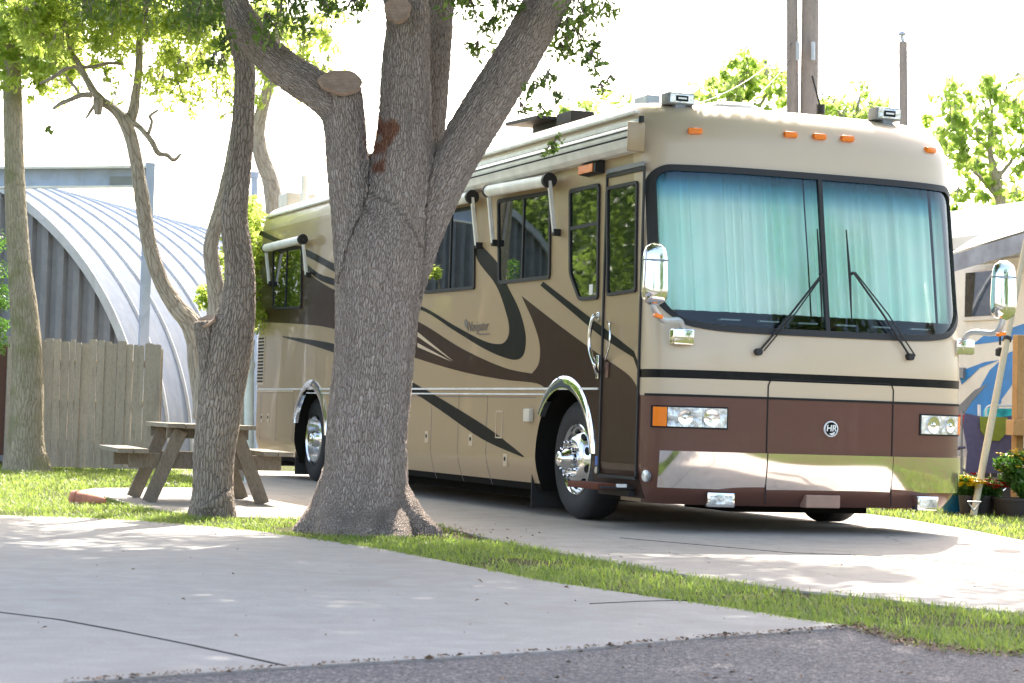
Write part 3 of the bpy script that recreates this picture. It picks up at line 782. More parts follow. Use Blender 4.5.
# ---- side windows
def swindow(P, name='window', r=.05, split=None, parent=root, fw=.032, bar=None):
    Q = [SZ(p) for p in P]; cy = sum(q[0] for q in Q)/len(Q); cz = sum(q[1] for q in Q)/len(Q)
    def inset(Q, d):
        n = len(Q); out = []
        for i in range(n):
            a, b, c = np.array(Q[i-1]), np.array(Q[i]), np.array(Q[(i+1) % n])
            e1 = (b-a)/np.linalg.norm(b-a); e2 = (c-b)/np.linalg.norm(c-b)
            n1 = np.array([-e1[1], e1[0]]); n2 = np.array([-e2[1], e2[0]])
            if n1@(np.array([cy, cz])-b) < 0: n1 = -n1
            if n2@(np.array([cy, cz])-b) < 0: n2 = -n2
            m = n1+n2; m /= (1+n1@n2); out.append(tuple(b+m*d))
        return out
    def rnd(Q, r):
        n = len(Q); out = []
        for i in range(n):
            a, b, c = np.array(Q[i-1]), np.array(Q[i]), np.array(Q[(i+1) % n])
            u = (a-b)/np.linalg.norm(a-b); w = (c-b)/np.linalg.norm(c-b)
            for k in range(7):
                t = k/6; out.append(tuple((b+u*r)*(1-t)**2+2*b*t*(1-t)+(b+w*r)*t*t))
        return out
    O = rnd(Q, r); I = rnd(inset(Q, fw), max(.01, r-fw*.5)); n = len(O); mb = MB()
    vs = [(0, *p) for p in O]+[(-.018, *p) for p in O]+[(-.018, *p) for p in I]+[(-.004, *p) for p in I]
    f = [(a*n+i, a*n+(i+1) % n, (a+1)*n+(i+1) % n, (a+1)*n+i) for a in range(3) for i in range(n)]
    mb.add(vs, f)
    zt = max(q[1] for q in I); zb = min(q[1] for q in I)
    if split is not None:
        ys = SZ(split)[0]; mb.box((-.016, ys-.014, zb-.005), (-.004, ys+.014, zt+.005))
    if bar is not None:
        a, b = SZ(bar[0]), SZ(bar[1]); mb.beam((-.010, *a), (-.010, *b), .012, .03, (0, 0, 1))
    w = mb.build(name, 'rubber_black', parent, 40)
    mb = MB(); mb.add([(-.006, *p) for p in I], [tuple(range(n))]); mb.build('pane', 'tinted_window', w)
    return w
swindow([(498.5, 199.5), (552, 190.5), (551, 279), (499.5, 284.5)], split=(524, 240))
swindow([(424, 214), (476, 205.5), (475.5, 289.5), (424, 294)], split=(451.5, 250))
swindow([(273.5, 250), (303, 246), (302, 308.5), (273.5, 309.5)], split=(287, 280), r=.06, fw=.028)
swindow([(570.4, 189.5), (600.8, 183), (599.2, 299.5), (580, 301), (570.4, 274)], split=None, bar=((571.5, 228.8), (599.5, 223)), r=.05)
mb = MB(); p = side(592, 290); mb.box((-.011, p[1]-.035, p[2]-.04), (-.0075, p[1]+.035, p[2]+.045)); mb.build('sticker', 'sticker_white', root)
# ---- entry door
y0d, y1d = .0+.02, side(603.5, 330)[1]; zt_, zb_ = side(604, 183)[2], side(620, 477)[2]
door = MB()
for yy, z0_, z1_ in ((y0d, zb_, zt_+.03), (y1d, zb_, zt_+.03)): door.box((-.014, yy-.011, z0_), (.0, yy+.011, z1_))
door.box((-.014, y0d-.011, zb_-.012), (0, y1d+.011, zb_+.012)); door.box((-.014, y0d-.011, zt_+.03), (0, y1d+.011, zt_+.06))
dr = door.build('door', 'rubber_black', root)
mb = MB(); mb.box((-.018, y0d+.02, zt_+.065), (0, y1d-.0, zt_+.10)); mb.build('door_rail', 'grey_plastic', dr)
swindow([(608, 187), (638.8, 180.5), (637.3, 292), (608, 296.5)], name='door_window', parent=dr, r=.04, fw=.026)
hy = side(591, 330)
# grab handles
def sp_(px, py, x): q = side(px, py, x); return (q[0], q[1], q[2])
mb = MB(); mb.tube(catmull([sp_(598, 318, 0), sp_(594, 316, -.05), sp_(590, 330, -.07), sp_(590, 350, -.07), sp_(595, 366, -.07), sp_(597, 374, 0)], 6), .017, 10)
mb.obox(sp_(598.5, 317, -.008), (1, 0, 0), (0, 1, 0), (0, 0, 1), (.02, .05, .08), 0, .006); mb.obox(sp_(598, 367, -.008), (1, 0, 0), (0, 1, 0), (0, 0, 1), (.02, .05, .19), 0, .006)
mb.build('grab_handle', 'chrome', root, 50)
mb = MB(); mb.tube(catmull([sp_(608, 322, 0), sp_(610, 326, -.04), sp_(609.5, 345, -.05), sp_(606, 358, -.03), sp_(605.5, 360, 0)], 6), .009, 8)
mb.build('handle', 'chrome', dr, 50)
mb = MB(); p = sp_(608, 370, 0); mb.box((-.012, p[1]-.028, p[2]-.06), (0, p[1]+.028, p[2]+.06), 0, .004); mb.build('lock', 'paint_brown_lit', dr)
mb = MB(); p = sp_(597.5, 461, 0); mb.box((-.008, p[1]-.03, p[2]-.035), (0, p[1]+.03, p[2]+.04)); mb.build('sticker', 'sticker_blue', root)
mb = MB(); p = sp_(597, 470, 0); mb.lathe(p, (-1, 0, 0), [(0, .03), (.012, .028), (.015, .01)], 14, cap=True); mb.build('cap', 'brushed_alloy', root)
# lamp over door
mb = MB(); p = sp_(596, 168, 0)
mb.prism([(0, p[1]+.16, p[2]+.07), (-.085, p[1]+.16, p[2]+.02), (-.085, p[1]+.16, p[2]-.05), (0, p[1]+.16, p[2]-.06)], (0, -.34, 0)); pl = mb.build('porch_lamp', 'rubber_black', root)
mb = MB(); mb.box((-.092, p[1]-.13, p[2]-.047), (-.084, p[1]+.155, p[2]+.02), 0, .003); mb.build('lens', 'amber_lens', pl)
# ---- patio awning along the roof edge
zt2 = front(640, 123.5, .03)[2]; zb2 = front(640, 150, .03)[2]; zm = (zt2+zb2)/2
ya = .04; yb = 7.4
mb = MB(); prof = [(0, zt2), (-.07, zt2), (-.115, zt2-.03), (-.13, zt2-.075), (-.125, zm), (-.13, zm-.02), (-.12, zb2+.03), (-.08, zb2), (0, zb2)]
mb.prism([(a, ya+.03, b) for a, b in prof], (0, yb-ya, 0)); aw = mb.build('patio_awning', 'white_plastic', root)
mb = MB(); mb.box((-.142, ya-.0, zb2-.01), (.0, ya+.03, zt2+.012), 0, .012); mb.build('end_cap', 'paint_beige', aw, 40)
mb = MB(); mb.box((-.133, ya+.03, zm-.012), (-.11, yb, zm+.004)); mb.box((-.1345, ya+.03, zm+.05), (-.12, yb, zm+.056)); mb.build('awning_seam', 'gap_black', aw)
mb = MB(); mb.box((-.137, ya+.031, zm-.018), (-.128, yb, zm-.0125)); mb.box((-.05, ya+.05, zt2+.012), (-.005, yb, zt2+.045)); mb.build('awning_rail', 'white_metal', aw)
mb = MB(); mb.tube([(-.04, ya-.01, zt2+.01), (-.04, ya-.01, zt2+.06)], .022, 10); mb.build('awning_knob', 'rubber_black', aw)
# gutter ledge along the roof edge
mb = MB(); mb.box((-.02, .2, 3.235), (.02, L-.3, 3.262), 0, .008); mb.build('gutter', 'white_metal', root)
# ---- window awnings
def wawn(a, b, armr, arml=None, rad=.052):
    A = np.array(sp_(*a, -.11)); Bq = np.array(sp_(*b, -.11)); mb = MB(); mb.tube([A, Bq], rad, 14); w = mb.build('window_awning', 'white_plastic', root, 50)
    d = (Bq-A)/np.linalg.norm(Bq-A); mb = MB(); mb.tube([Bq-d*.0, Bq+d*.045], rad*1.25, 14); mb.build('end_cap', 'rubber_black', w, 50); mb = MB(); mb.tube([A, A-d*.03], rad*1.15, 14); mb.build('end_cap', 'rubber_black', w, 50)
    for q, e in ((armr, Bq+d*.03), (arml, A-d*.015)):
        if q is None: continue
        mb = MB(); e2 = np.array(sp_(q[0], q[1], -.05)); e2[1] = e[1]; mb.beam(e, e2, .03, .035, (1, 0, 0), 0, .005); arm = mb.build('arm', 'white_plastic', w)
        mb = MB(); mb.obox(e2+np.array([.02, 0, 0]), (1, 0, 0), (0, 1, 0), (0, 0, 1), (.07, .045, .06), 0, .01); mb.build('arm_foot', 'rubber_black', arm)
wawn((489, 191), (548, 180.5), (556, 232), (492, 243))
wawn((420, 207), (471, 197), (479, 245), None)
wawn((266, 248), (302, 239.5), (305, 275), (266, 284), .05)
# ---- lower panel seams, latches, grille
mb = MB()
def vseam(px, z0_, z1_):
    y = side(px, 430)[1]; mb.box((-.0015, y-.005, max(z0_, .5)), (.001, y+.005, z1_))
    for za, zb in ((.5, .42), (.42, .34), (.34, .27), (.27, .215)):
        mb.beam((Xtuck(za)-.0005, y, za), (Xtuck(zb)-.0005, y, zb), .008, .003, (1, 0, 0))
for px in (431, 458, 486.5): vseam(px, .22, 1.02); mb.build('panel_seam', 'letter_grey', root); mb = MB()
mb.box((-.0015, side(536, 394)[1], 1.005), (.001, side(405, 394)[1], 1.014)); mb.build('panel_seam', 'letter_grey', root); mb = MB()
for px in (293.5, 276.5, 260.5): 
    y = side(px, 410)[1]; mb.box((-.0015, y-.006, .45), (.001, y+.006, 1.02)); mb.build('panel_seam', 'letter_grey', root); mb = MB()
mb = MB(); yy = side(262, 380)[1]; mb.box((-.012, AY2+AR2+.08, 1.045), (.002, yy+.2, 1.07), 0, .004); mb.build('rear_trim', 'paint_beige_pale_lit', root)
for px, py in ((427, 437), (471, 440), (505, 460), (262, 418), (268.5, 418)):
    p = sp_(px, py, 0); xo = Xtuck(p[2]); mb = MB(); mb.box((xo-.008, p[1]-.045, p[2]-.055), (xo+.01, p[1]+.045, p[2]+.055), 0, .004); la = mb.build('latch', 'paint_beige_pale_lit', root)
    mb = MB(); mb.lathe((xo-.008, p[1], p[2]+.01), (-1, 0, 0), [(0, .02), (.004, .018)], 12, cap=True); mb.build('keyhole', 'gap_black', la)
mb = MB(); pa = sp_(496.5, 412, 0); pb = sp_(502.5, 437, 0); 
for q in ((pa[1], pb[2], pa[1]-.012, pa[2]), (pb[1], pb[2], pb[1]+.012, pa[2])): mb.box((-.006, q[0], q[1]), (0, q[2], q[3]))
mb.box((-.006, pa[1], pa[2]), (0, pb[1], pa[2]+.012)); mb.box((-.006, pa[1], pb[2]), (0, pb[1], pb[2]-.012)); mb.build('hatch_handle', 'paint_beige_pale_lit', root)
mb = MB(); p = sp_(531, 415, 0); mb.box((-.05, p[1]-.07, p[2]-.06), (0, p[1]+.07, p[2]+.055), 0, .015); mb.build('outlet_cover', 'cream_plastic', root, 40)
mb = MB(); yg0, yg1 = side(264.5, 360)[1], side(258.5, 360)[1]; zg1, zg0 = side(261, 337)[2], side(261, 383)[2]
mb.box((-.006, yg0, zg0-.02), (0, yg1+.03, zg1+.02), 0); gr = mb.build('louvre_grille', 'paint_beige_pale_lit', root)
mb = MB()
for k in range(14):
    z = zg0+(zg1-zg0)*(k+.2)/14; mb.box((-.009, yg0+.03, z), (-.0065, yg1+.0, z+(zg1-zg0)/14*.55))
mb.build('louvre', 'gap_black', gr)
# ---- wheel arches, wheels, flaps, step
for yc, ar_, hh in ((AY1, AR1, .60), (AY2, AR2, .60)):
    for xs_, nx_ in ((0, -1), (W, 1)):
        mb = MB(); T = np.linspace(math.pi*.03, math.pi*(.80 if yc == AY1 else .9), 40); vs = []; f = []
        for t in T:
            o_ = np.array([xs_, yc-ar_*math.cos(t), AZ+hh*math.sin(t)]); o2 = np.array([xs_, yc-(ar_-.0)*math.cos(t), AZ+hh*math.sin(t)])
            rad = np.array([0, -math.cos(t), math.sin(t)]); wv = .035+.03*math.sin(t)
            vs += [o2-rad*.012+np.array([-nx_*.03, 0, 0]), o2-rad*.012+np.array([nx_*.022, 0, 0]), o2+rad*wv*.5+np.array([nx_*.03, 0, 0]), o2+rad*wv*1.4+np.array([nx_*.008, 0, 0]), o2+rad*wv*1.4-np.array([nx_*.003, 0, 0])]
        for i in range(len(T)-1):
            for k in range(4): f.append((i*5+k, i*5+k+1, (i+1)*5+k+1, (i+1)*5+k))
        mb.add(vs, f); mb.build('arch_trim', 'chrome', root, 60)
def wheel(xf, yc, sg, rear=False):
    """xf outer tyre face X, sg = +1 when the wheel extends to +X"""
    c = np.array([xf, yc, WZ]); e = bpy.data.objects.new('wheel', None); COL.objects.link(e); e.parent = root; e.location = V3(c)-Vector(ORG[root.name]); ORG[e.name] = tuple(c)
    ax = np.array([sg, 0, 0]); mb = MB()
    prof = [(.03, .29), (.012, .33), (0, .38), (.004, .42), (.02, .465), (.045, .487), (.06, .494), (.24, .494), (.255, .487), (.28, .46), (.29, .40), (.28, .29)]
    mb.lathe(c, ax, prof, 56)
    for h in (.09, .13, .17, .21): mb.lathe(c, ax, [(h, .4945), (h+.012, .4945)], 56)
    if rear: mb.lathe(c+ax*.34, ax, prof, 56)
    mb.build('tyre', 'tyre_rubber', e, 50)
    mb = MB()
    if not rear:
        mb.lathe(c, ax, [(.02, .30), (.012, .29), (.03, .275), (.07, .268), (.055, .25), (.012, .215), (-.018, .17), (-.022, .15), (-.022, .001)], 56)
        mb.build('rim', 'polished_alloy', e, 40)
        for k in range(10):
            mb = MB(); a = 2*math.pi*(k+.5)/10; q = c+ax*(.028)+np.array([0, math.cos(a), math.sin(a)])*.232; nrm = np.array([-sg*.62, math.cos(a)*.0, math.sin(a)*.0])
            tdir = np.array([0, -math.sin(a), math.cos(a)]); rdir = np.cross(tdir, ax)*1.0; n2 = -ax*.75+np.array([0, math.cos(a), math.sin(a)])*.65; r2 = np.cross(tdir, n2)
            ring = [q-ax*.006+tdir*math.cos(t)*.036+r2*math.sin(t)*.022/np.linalg.norm(r2) for t in np.linspace(0, 2*math.pi, 14, endpoint=False)]
            mb.prism(ring, n2*.006)
            mb.build('hand_hole', 'gap_black', e)
        for k in range(10):
            a = 2*math.pi*k/10; q = c-ax*.02+np.array([0, math.cos(a), math.sin(a)])*.143
            mb = MB(); mb.lathe(q, -ax, [(0, .017), (.03, .016), (.032, .012), (.055, .011), (.06, .004)], 8, cap=True); mb.build('lug_nut', 'chrome', e, 40)
        mb = MB(); mb.lathe(c-ax*.02, -ax, [(0, .105), (.03, .10), (.07, .085), (.085, .07), (.12, .062), (.13, .045), (.132, .001)], 32); mb.build('hub_cap', 'chrome', e, 40)
    else:
        mb.lathe(c, ax, [(.02, .30), (.0, .29), (.015, .272), (.10, .262), (.15, .24), (.16, .15), (.12, .12), (.02, .10), (-.0, .085), (-.005, .001)], 56)
        mb.build('rim', 'polished_alloy', e, 40)
        mb = MB(); mb.lathe(c, -ax, [(-.02, .075), (.03, .07), (.045, .05), (.048, .001)], 24); mb.build('hub_cap', 'chrome', e, 40)
wheel(.10, WY1, 1); wheel(W-.10, WY1, -1); wheel(.14, WY2, 1, True); wheel(W-.14, WY2, -1, True)
for ym in (WY1, WY2):
    pass
mb = MB(); mb.box((.3, WY1-.07, .42), (W-.3, WY1+.07, .56)); mb.box((.7, WY2-.12, .35), (W-.7, WY2+.12, .62)); mb.tube([(1.39, WY2-.3, .45), (1.39, WY2+.3, .45)], .2, 12); mb.build('axle', 'wheel_well', root)
mb = MB(); mb.box((.35, 2.5, .11), (2.4, 7.7, .2)); mb.box((.8, -.05, .15), (2.0, .8, .2)); mb.box((.5, 9.9, .12), (2.3, 11.2, .2)); mb.build('chassis_shade_slab', 'wheel_well', root)  # dark slabs added low to block light and deepen the shade underneath
mb = MB(); fy = side(533, 480, .04)[1]; mb.box((.03, fy, .06), (.62, fy+.015, .62)); mf = mb.build('mud_flap', 'rubber_black', root)
mb = MB()
for z in (.33, .40, .5): mb.lathe((.10, fy, z), (0, -1, 0), [(0, .012), (.006, .01)], 8, cap=True)
mb.build('rivet', 'chrome', mf)
mb = MB(); mb.box((.03, AY2+AR2+.02, .07), (.6, AY2+AR2+.035, .4)); mb.build('mud_flap', 'rubber_black', root)
mb = MB(); mb.box((-.25, .12, .305), (.12, .76, .325), 0, .004); mb.box((.0, .15, .25), (.1, .7, .30)); st = mb.build('entry_step', 'rubber_black', root)
mb = MB(); mb.box((-.262, .12, .29), (-.02, .775, .345), 0, .012); 
mb = MB(); mb.box((-.262, .16, .295), (-.10, .765, .345), 0, .012); mb.build('step_mat', 'carpet_red', st, 40)
mb = MB(); mb.box((-.12, .10, .318), (-.04, .13, .345), 0, .004); mb.build('step_light', 'white_plastic', st)
# exposed black bottom valance behind bumper at the corner (tail board step at rear)
mb = MB(); p1 = side(263, 462)[1]; mb.box((.05, L-.9, .14), (W-.05, L-.15, .2)); mb.build('rear_skirt', 'rubber_black', root)
# ---- roof furniture (rides on the motorhome: parts)
def horn(px0, py0, px1, py1, Y):
    a = front(px0, py0, Y); b = front(px1, py1, Y); c = (a+b)/2; w = b[0]-a[0]; h = a[2]-b[2]
    mb = MB(); mb.obox(c+np.array([0, .06, 0]), (1, 0, 0), (0, 1, 0), (0, 0, 1), (w, .14, h), 0, .012); mb.box(c-np.array([w*.2, 0, h*.5+.07]), c+np.array([w*.2, .1, -h*.45])); lm = mb.build('roof_lamp', 'grey_plastic', root, 40)
    mb = MB(); mb.obox(c+np.array([0, -.015, 0]), (1, 0, 0), (0, 1, 0), (0, 0, 1), (w*.88, .01, h*.76), 0, .004); mb.build('lens', 'clear_lens', lm)
    mb = MB(); mb.obox(c+np.array([0, -.022, 0]), (1, 0, 0), (0, 1, 0), (0, 0, 1), (w*.45, .01, h*.45)); mb.build('lamp_badge', 'gap_black', lm)
    mb = MB(); mb.obox(c+np.array([0, -.028, 0]), (1, 0, 0), (0, 1, 0), (0, 0, 1), (w*.32, .004, h*.14)); mb.build('lamp_bulb', 'letter_silver', lm)
horn(668, 91.5, 694, 106, .12); horn(876, 106.5, 900.5, 121.5, .10)
mb = MB(); c = front(647, 103, .7); mb.obox(c, (1, 0, 0), (0, 1, 0), (0, 0, 1), (.12, .25, .10), 0, .01); mb.box((c[0]-.04, c[1]-.04, 3.36), (c[0]+.04, c[1]+.04, c[2])); mb.build('roof_box', 'grey_lamp', root)
mb = MB(); mb.lathe((1.15, .9, 3.40), (0, 0, 1), [(0, .30), (.05, .28), (.075, .22), (.085, .01)], 40); mb.build('roof_dome', 'white_plastic', root, 40)
mb = MB(); q = at(833, 106, 17.5); mb.tube([(q[0], .45, 3.40), (q[0], .45, 3.48)], .035, 10); mb.tube([(q[0], .45, 3.45), (q[0]-.06, .5, 3.72)], .008, 6); mb.build('antenna', 'rubber_black', root)
mb = MB(); q = sp_(575, 119, .5); mb.obox((.5, q[1], q[2]), (1, 0, 0), (0, 1, 0), (0, 0, 1), (.22, .35, .11), 0, .01); mb.box((.4, q[1]-.1, 3.38), (.6, q[1]+.1, q[2]))
q2 = sp_(545, 121, .5); mb.obox((.55, q2[1]+.1, q2[2]), (1, 0, 0), (0, 1, .03), (0, 0, 1), (.5, .8, .035), 0, .005); mb.box((.5, q2[1]-.4, 3.38), (.6, q2[1]+.3, q2[2])); mb.build('solar_panel', 'rubber_black', root)
mb = MB(); mb.box((.9, 5.2, 3.40), (1.7, 6.2, 3.62), 0, .05); mb.build('air_conditioner', 'cream_plastic', root, 40)
# rear chimney-like vents above the roof
mb = MB(); q = sp_(294, 196, .9); mb.box((.75, q[1]-.2, 3.38), (1.15, q[1]+.25, q[2]+.03), 0, .02); mb.build('roof_vent', 'trailer_cream' if False else 'cream_plastic', root)
mb = MB(); q = sp_(303, 188, .9); mb.tube([(.9, q[1]-.1, 3.38), (.9, q[1]-.1, q[2]+.16)], .055, 12); mb.build('roof_pipe', 'white_plastic', root, 40)

# ------------------------------------------------------------------ ground
def pxpoly(P, z=0.0): return [gnd(x, y, z) for x, y in P]
def sheet(name, P, mat, z0, z1):
    bm = bmesh.new(); vs = [bm.verts.new((p[0], p[1], z1)) for p in P]
    ed = [bm.edges.new((vs[i], vs[(i+1) % len(vs)])) for i in range(len(vs))]
    bmesh.ops.triangle_fill(bm, edges=ed, use_beauty=True)
    if z0 is not None:
        r = bmesh.ops.extrude_face_region(bm, geom=list(bm.faces))
        for e in r['geom']:
            if isinstance(e, bmesh.types.BMVert): e.co.z = z0
    bmesh.ops.recalc_face_normals(bm, faces=bm.faces)
    m = bpy.data.meshes.new(name); bm.to_mesh(m); bm.free(); m.materials.append(MATS[mat])
    return struct(link(name, m))
mb = MB(); mb.add([(-300, -300, -.014), (300, -300, -.014), (300, 300, -.014), (-300, 300, -.014)], [(0, 1, 2, 3)]); struct(mb.build('ground', 'lawn_soil', fix=False))
drive_px = [(855, 626.5), (800, 631), (700, 638), (560, 650.5), (270, 668), (60, 683), (-250, 704), (-700, 735)]
drive_top = [(855, 626.5), (800, 619), (740, 609), (640, 595), (540, 580), (440, 560), (390, 550), (330, 541), (250, 530), (180, 523.5), (120, 519), (60, 516.5), (0, 515), (-140, 510), (-500, 507)]
DRV = pxpoly(drive_top)+pxpoly(drive_px)[1:][::-1]
sheet('driveway', DRV, 'drive_concrete', -.012, .0)
# asphalt road: everything nearer than the drive edge and the lower grass edge
grass_low = [(855, 626.5), (880, 633), (905, 641), (935, 647), (970, 651), (1024, 653), (1200, 660), (1500, 668)]
rd = pxpoly([(-700, 735), (-250, 704), (60, 683), (270, 668), (560, 650.5), (700, 638), (800, 631), (855, 626.5)], -.008)+pxpoly(grass_low[1:], -.008)
near = [CAM+RGT*a+FWD*b for a, b in ((22, -2), (30, -34), (-30, -34), (-22, -4))]
sheet('road', rd+near, 'asphalt', None, -.008)
# pad under the motorhome, plus the table slab
pad_front = [(75, 491), (130, 505), (180, 513), (240, 517), (300, 519), (370, 520), (440, 526), (480, 536), (520, 545), (600, 560), (700, 577), (780, 588.5), (900, 601), (1024, 613.5), (1300, 636)]
pad_right = [(1300, 560), (1024, 540.5), (960, 528), (900, 518), (860, 513)]
PAD = pxpoly(pad_front)+pxpoly(pad_right)+[np.array([3.2, 4, 0]), np.array([3.4, 13.2, 0]), np.array([-.7, 13.2, 0])]+pxpoly([(215, 487.5), (140, 487.5), (95, 488)])
sheet('pad', PAD, 'pad_concrete', -.012, .0)
PAD2 = pxpoly([(145, 480.5), (190, 482), (235, 479), (235, 477), (150, 477)]); 
# expansion joints
def joint(name, P, w=.012, z=.0045):
    mb = MB()
    for a, b in zip(P[:-1], P[1:]):
        A = gnd(*a); Bq = gnd(*b); mb.beam(A+np.array([0, 0, z-.003]), Bq+np.array([0, 0, z-.003]), w*(.7+.6*random.random()), .003)
    o = mb.build(name, 'gap_black'); struct(o); return o
joint('driveway_joint', [(-60, 604), (0, 612.5), (60, 620), (120, 631), (190, 645), (240, 656), (285, 666)])
joint('pad_joint', [(880, 556), (930, 560), (975, 565), (1024, 572), (1100, 583)], .02)
joint('pad_joint', [(620, 538), (700, 545), (790, 553), (880, 556)], .008)
joint('driveway_joint', [(590, 604), (640, 601.5), (705, 600)], .006)

# ------------------------------------------------------------------ grass
def in_poly_np(P, poly):
    poly = np.array([(p[0], p[1]) for p in poly]); c = np.zeros(len(P), bool); j = len(poly)-1
    for i in range(len(poly)):
        a, b = poly[i], poly[j]
        m = ((a[1] > P[:, 1]) != (b[1] > P[:, 1])) & (P[:, 0] < (b[0]-a[0])*(P[:, 1]-a[1])/(b[1]-a[1]+1e-12)+a[0]); c ^= m; j = i
    return c
def grass(name, polys, dens, hgt, wid, holes=(), thin=0.0):
    pts = []
    for poly in polys:
        A = np.array([(p[0], p[1]) for p in poly]); lo = A.min(0); hi = A.max(0); n = int(dens*(hi-lo).prod())
        P = lo+rng.random((n, 2))*(hi-lo); pts.append(P[in_poly_np(P, poly)])
    P = np.concatenate(pts)
    # patchy cover
    k = np.array([noise.noise(Vector((p[0]*1.3, p[1]*1.3, .3)))+.6*noise.noise(Vector((p[0]*5, p[1]*5, 2.3))) for p in P])
    P = P[rng.random(len(P)) < np.clip(.62+k*1.1-thin, .08, 1)]
    for (c, r) in holes: P = P[np.hypot(P[:, 0]-c[0], P[:, 1]-c[1]) > r*(.9+.25*rng.random(len(P)))]
    n = len(P); a = rng.random(n)*2*math.pi; h = hgt*(.35+.9*rng.random(n)**1.5); w = wid*(.6+.8*rng.random(n))
    d = np.stack([np.cos(a), np.sin(a)], 1); sd = np.stack([-d[:, 1], d[:, 0]], 1); ln = h*(.2+.9*rng.random(n))
    z0 = -.014
    def pt(t, off, wd): 
        return np.concatenate([P+d*(ln*t**1.6)[:, None]+sd*(off*w*wd)[:, None], (z0+h*t*(1.05-.25*t))[:, None]], 1)
    V = np.stack([pt(np.zeros(n), -1, 1), pt(np.zeros(n), 1, 1), pt(np.full(n, .55), 1, .8), pt(np.full(n, .55), -1, .8), pt(np.ones(n), .15, 1), pt(np.ones(n), -.15, 1)], 1).reshape(-1, 3)
    i = np.arange(n)*6; Fq = np.concatenate([np.stack([i, i+1, i+2, i+3], 1), np.stack([i+3, i+2, i+4, i+5], 1)])
    o = big_mesh(name, V, Fq, 'grass_blade', smooth=False); o['kind'] = 'stuff'; return o
strip_low = [(0, 516), (60, 518), (120, 520.5), (180, 525), (250, 531.5), (330, 542.5), (390, 551.5), (440, 561.5), (540, 581.5), (640, 596.5), (740, 611), (800, 621), (855, 629), (880, 635), (905, 643), (935, 649), (970, 653), (1024, 655), (1080, 657)]
STRIP = pxpoly(strip_low)+pxpoly([(1080, 618), (1024, 612.5), (900, 600), (780, 587.5), (700, 576), (600, 559), (520, 544), (480, 535), (440, 525), (370, 519), (300, 518), (240, 516), (180, 512), (130, 504), (75, 490)])+pxpoly([(-30, 490)])
TREE = gnd(357, 533); TREE[2] = 0
TREE = TREE+FWD*.35
TREE2 = gnd(212, 516)+FWD*.15
o = grass('grass', [STRIP], 4300, .044, .0028, [(TREE, .66), (TREE2, .22)]); o['label'] = 'narrow strip of short green grass between driveway and pad'; o['category'] = 'grass'
BACKL = pxpoly([(75, 490.5), (-30, 491)])+[at(-60, 470, 28.0)*np.array([1, 1, 0]), at(170, 470, 28.2)*np.array([1, 1, 0]), at(250, 470, 29)*np.array([1, 1, 0])]+pxpoly([(245, 480), (215, 486.5), (140, 486.5), (95, 487)])
BACKR = pxpoly([(1300, 558), (1024, 539.5), (960, 527), (900, 517), (862, 512)])+[at(860, 400, 27)*np.array([1, 1, 0]), at(1300, 400, 27)*np.array([1, 1, 0])]
o = grass('grass', [BACKL, BACKR], 1500, .055, .0045); o['label'] = 'sunlit bright green lawn behind the slab and beside the pad'; o['category'] = 'grass'
# leaf litter: fallen leaves and bark crumbs on drive, edges and under the oak
def litter():
    pts = []
    for _ in range(60): pts.append(gnd(random.uniform(0, 820), random.uniform(535, 640)))
    for _ in range(520):
        t = random.random(); i = int(t*5); a, b = drive_px[i], drive_px[i+1]; u = random.random(); pts.append(gnd(a[0]+(b[0]-a[0])*u, a[1]+(b[1]-a[1])*u+abs(random.gauss(0, 2.4))-.4, -.004))
    for _ in range(800):
        i = random.randint(0, 5); a, b = grass_low[i], grass_low[i+1]; u = random.random(); pts.append(gnd(a[0]+(b[0]-a[0])*u, a[1]+(b[1]-a[1])*u+random.gauss(2, 2.5), -.004))
    for _ in range(420): 
        a = random.uniform(0, 6.283); r = .55+abs(random.gauss(0, .4)); pts.append(TREE+np.array([math.cos(a)*r, math.sin(a)*r, -.01+random.random()*.02]))
    for _ in range(70): pts.append(gnd(random.uniform(480, 1024), random.uniform(650, 683), -.006))
    for _ in range(40): pts.append(gnd(random.uniform(450, 1000), random.uniform(548, 600)))
    P = np.array(pts); n = len(P); a = rng.random(n)*6.283; L_ = (.006+.012*rng.random(n)**3)
    P = np.concatenate([P[:, :2], P[:, 2:]+.008], 1)
    d = np.stack([np.cos(a), np.sin(a), rng.normal(0, .2, n)], 1)*L_[:, None]; s = np.stack([-np.sin(a), np.cos(a), rng.normal(0, .4, n)], 1)*(L_*.42)[:, None]
    V = np.stack([P-d, P+s+[0, 0, .004], P+d, P-s+[0, 0, .006]], 1).reshape(-1, 3); i = np.arange(n)*4
    o = big_mesh('leaf_litter', V, np.stack([i, i+1, i+2, i+3], 1), 'dry_leaf', smooth=False); o['kind'] = 'stuff'; o['label'] = 'small fallen brown leaves scattered along the concrete edges'; o['category'] = 'leaf litter'
litter()

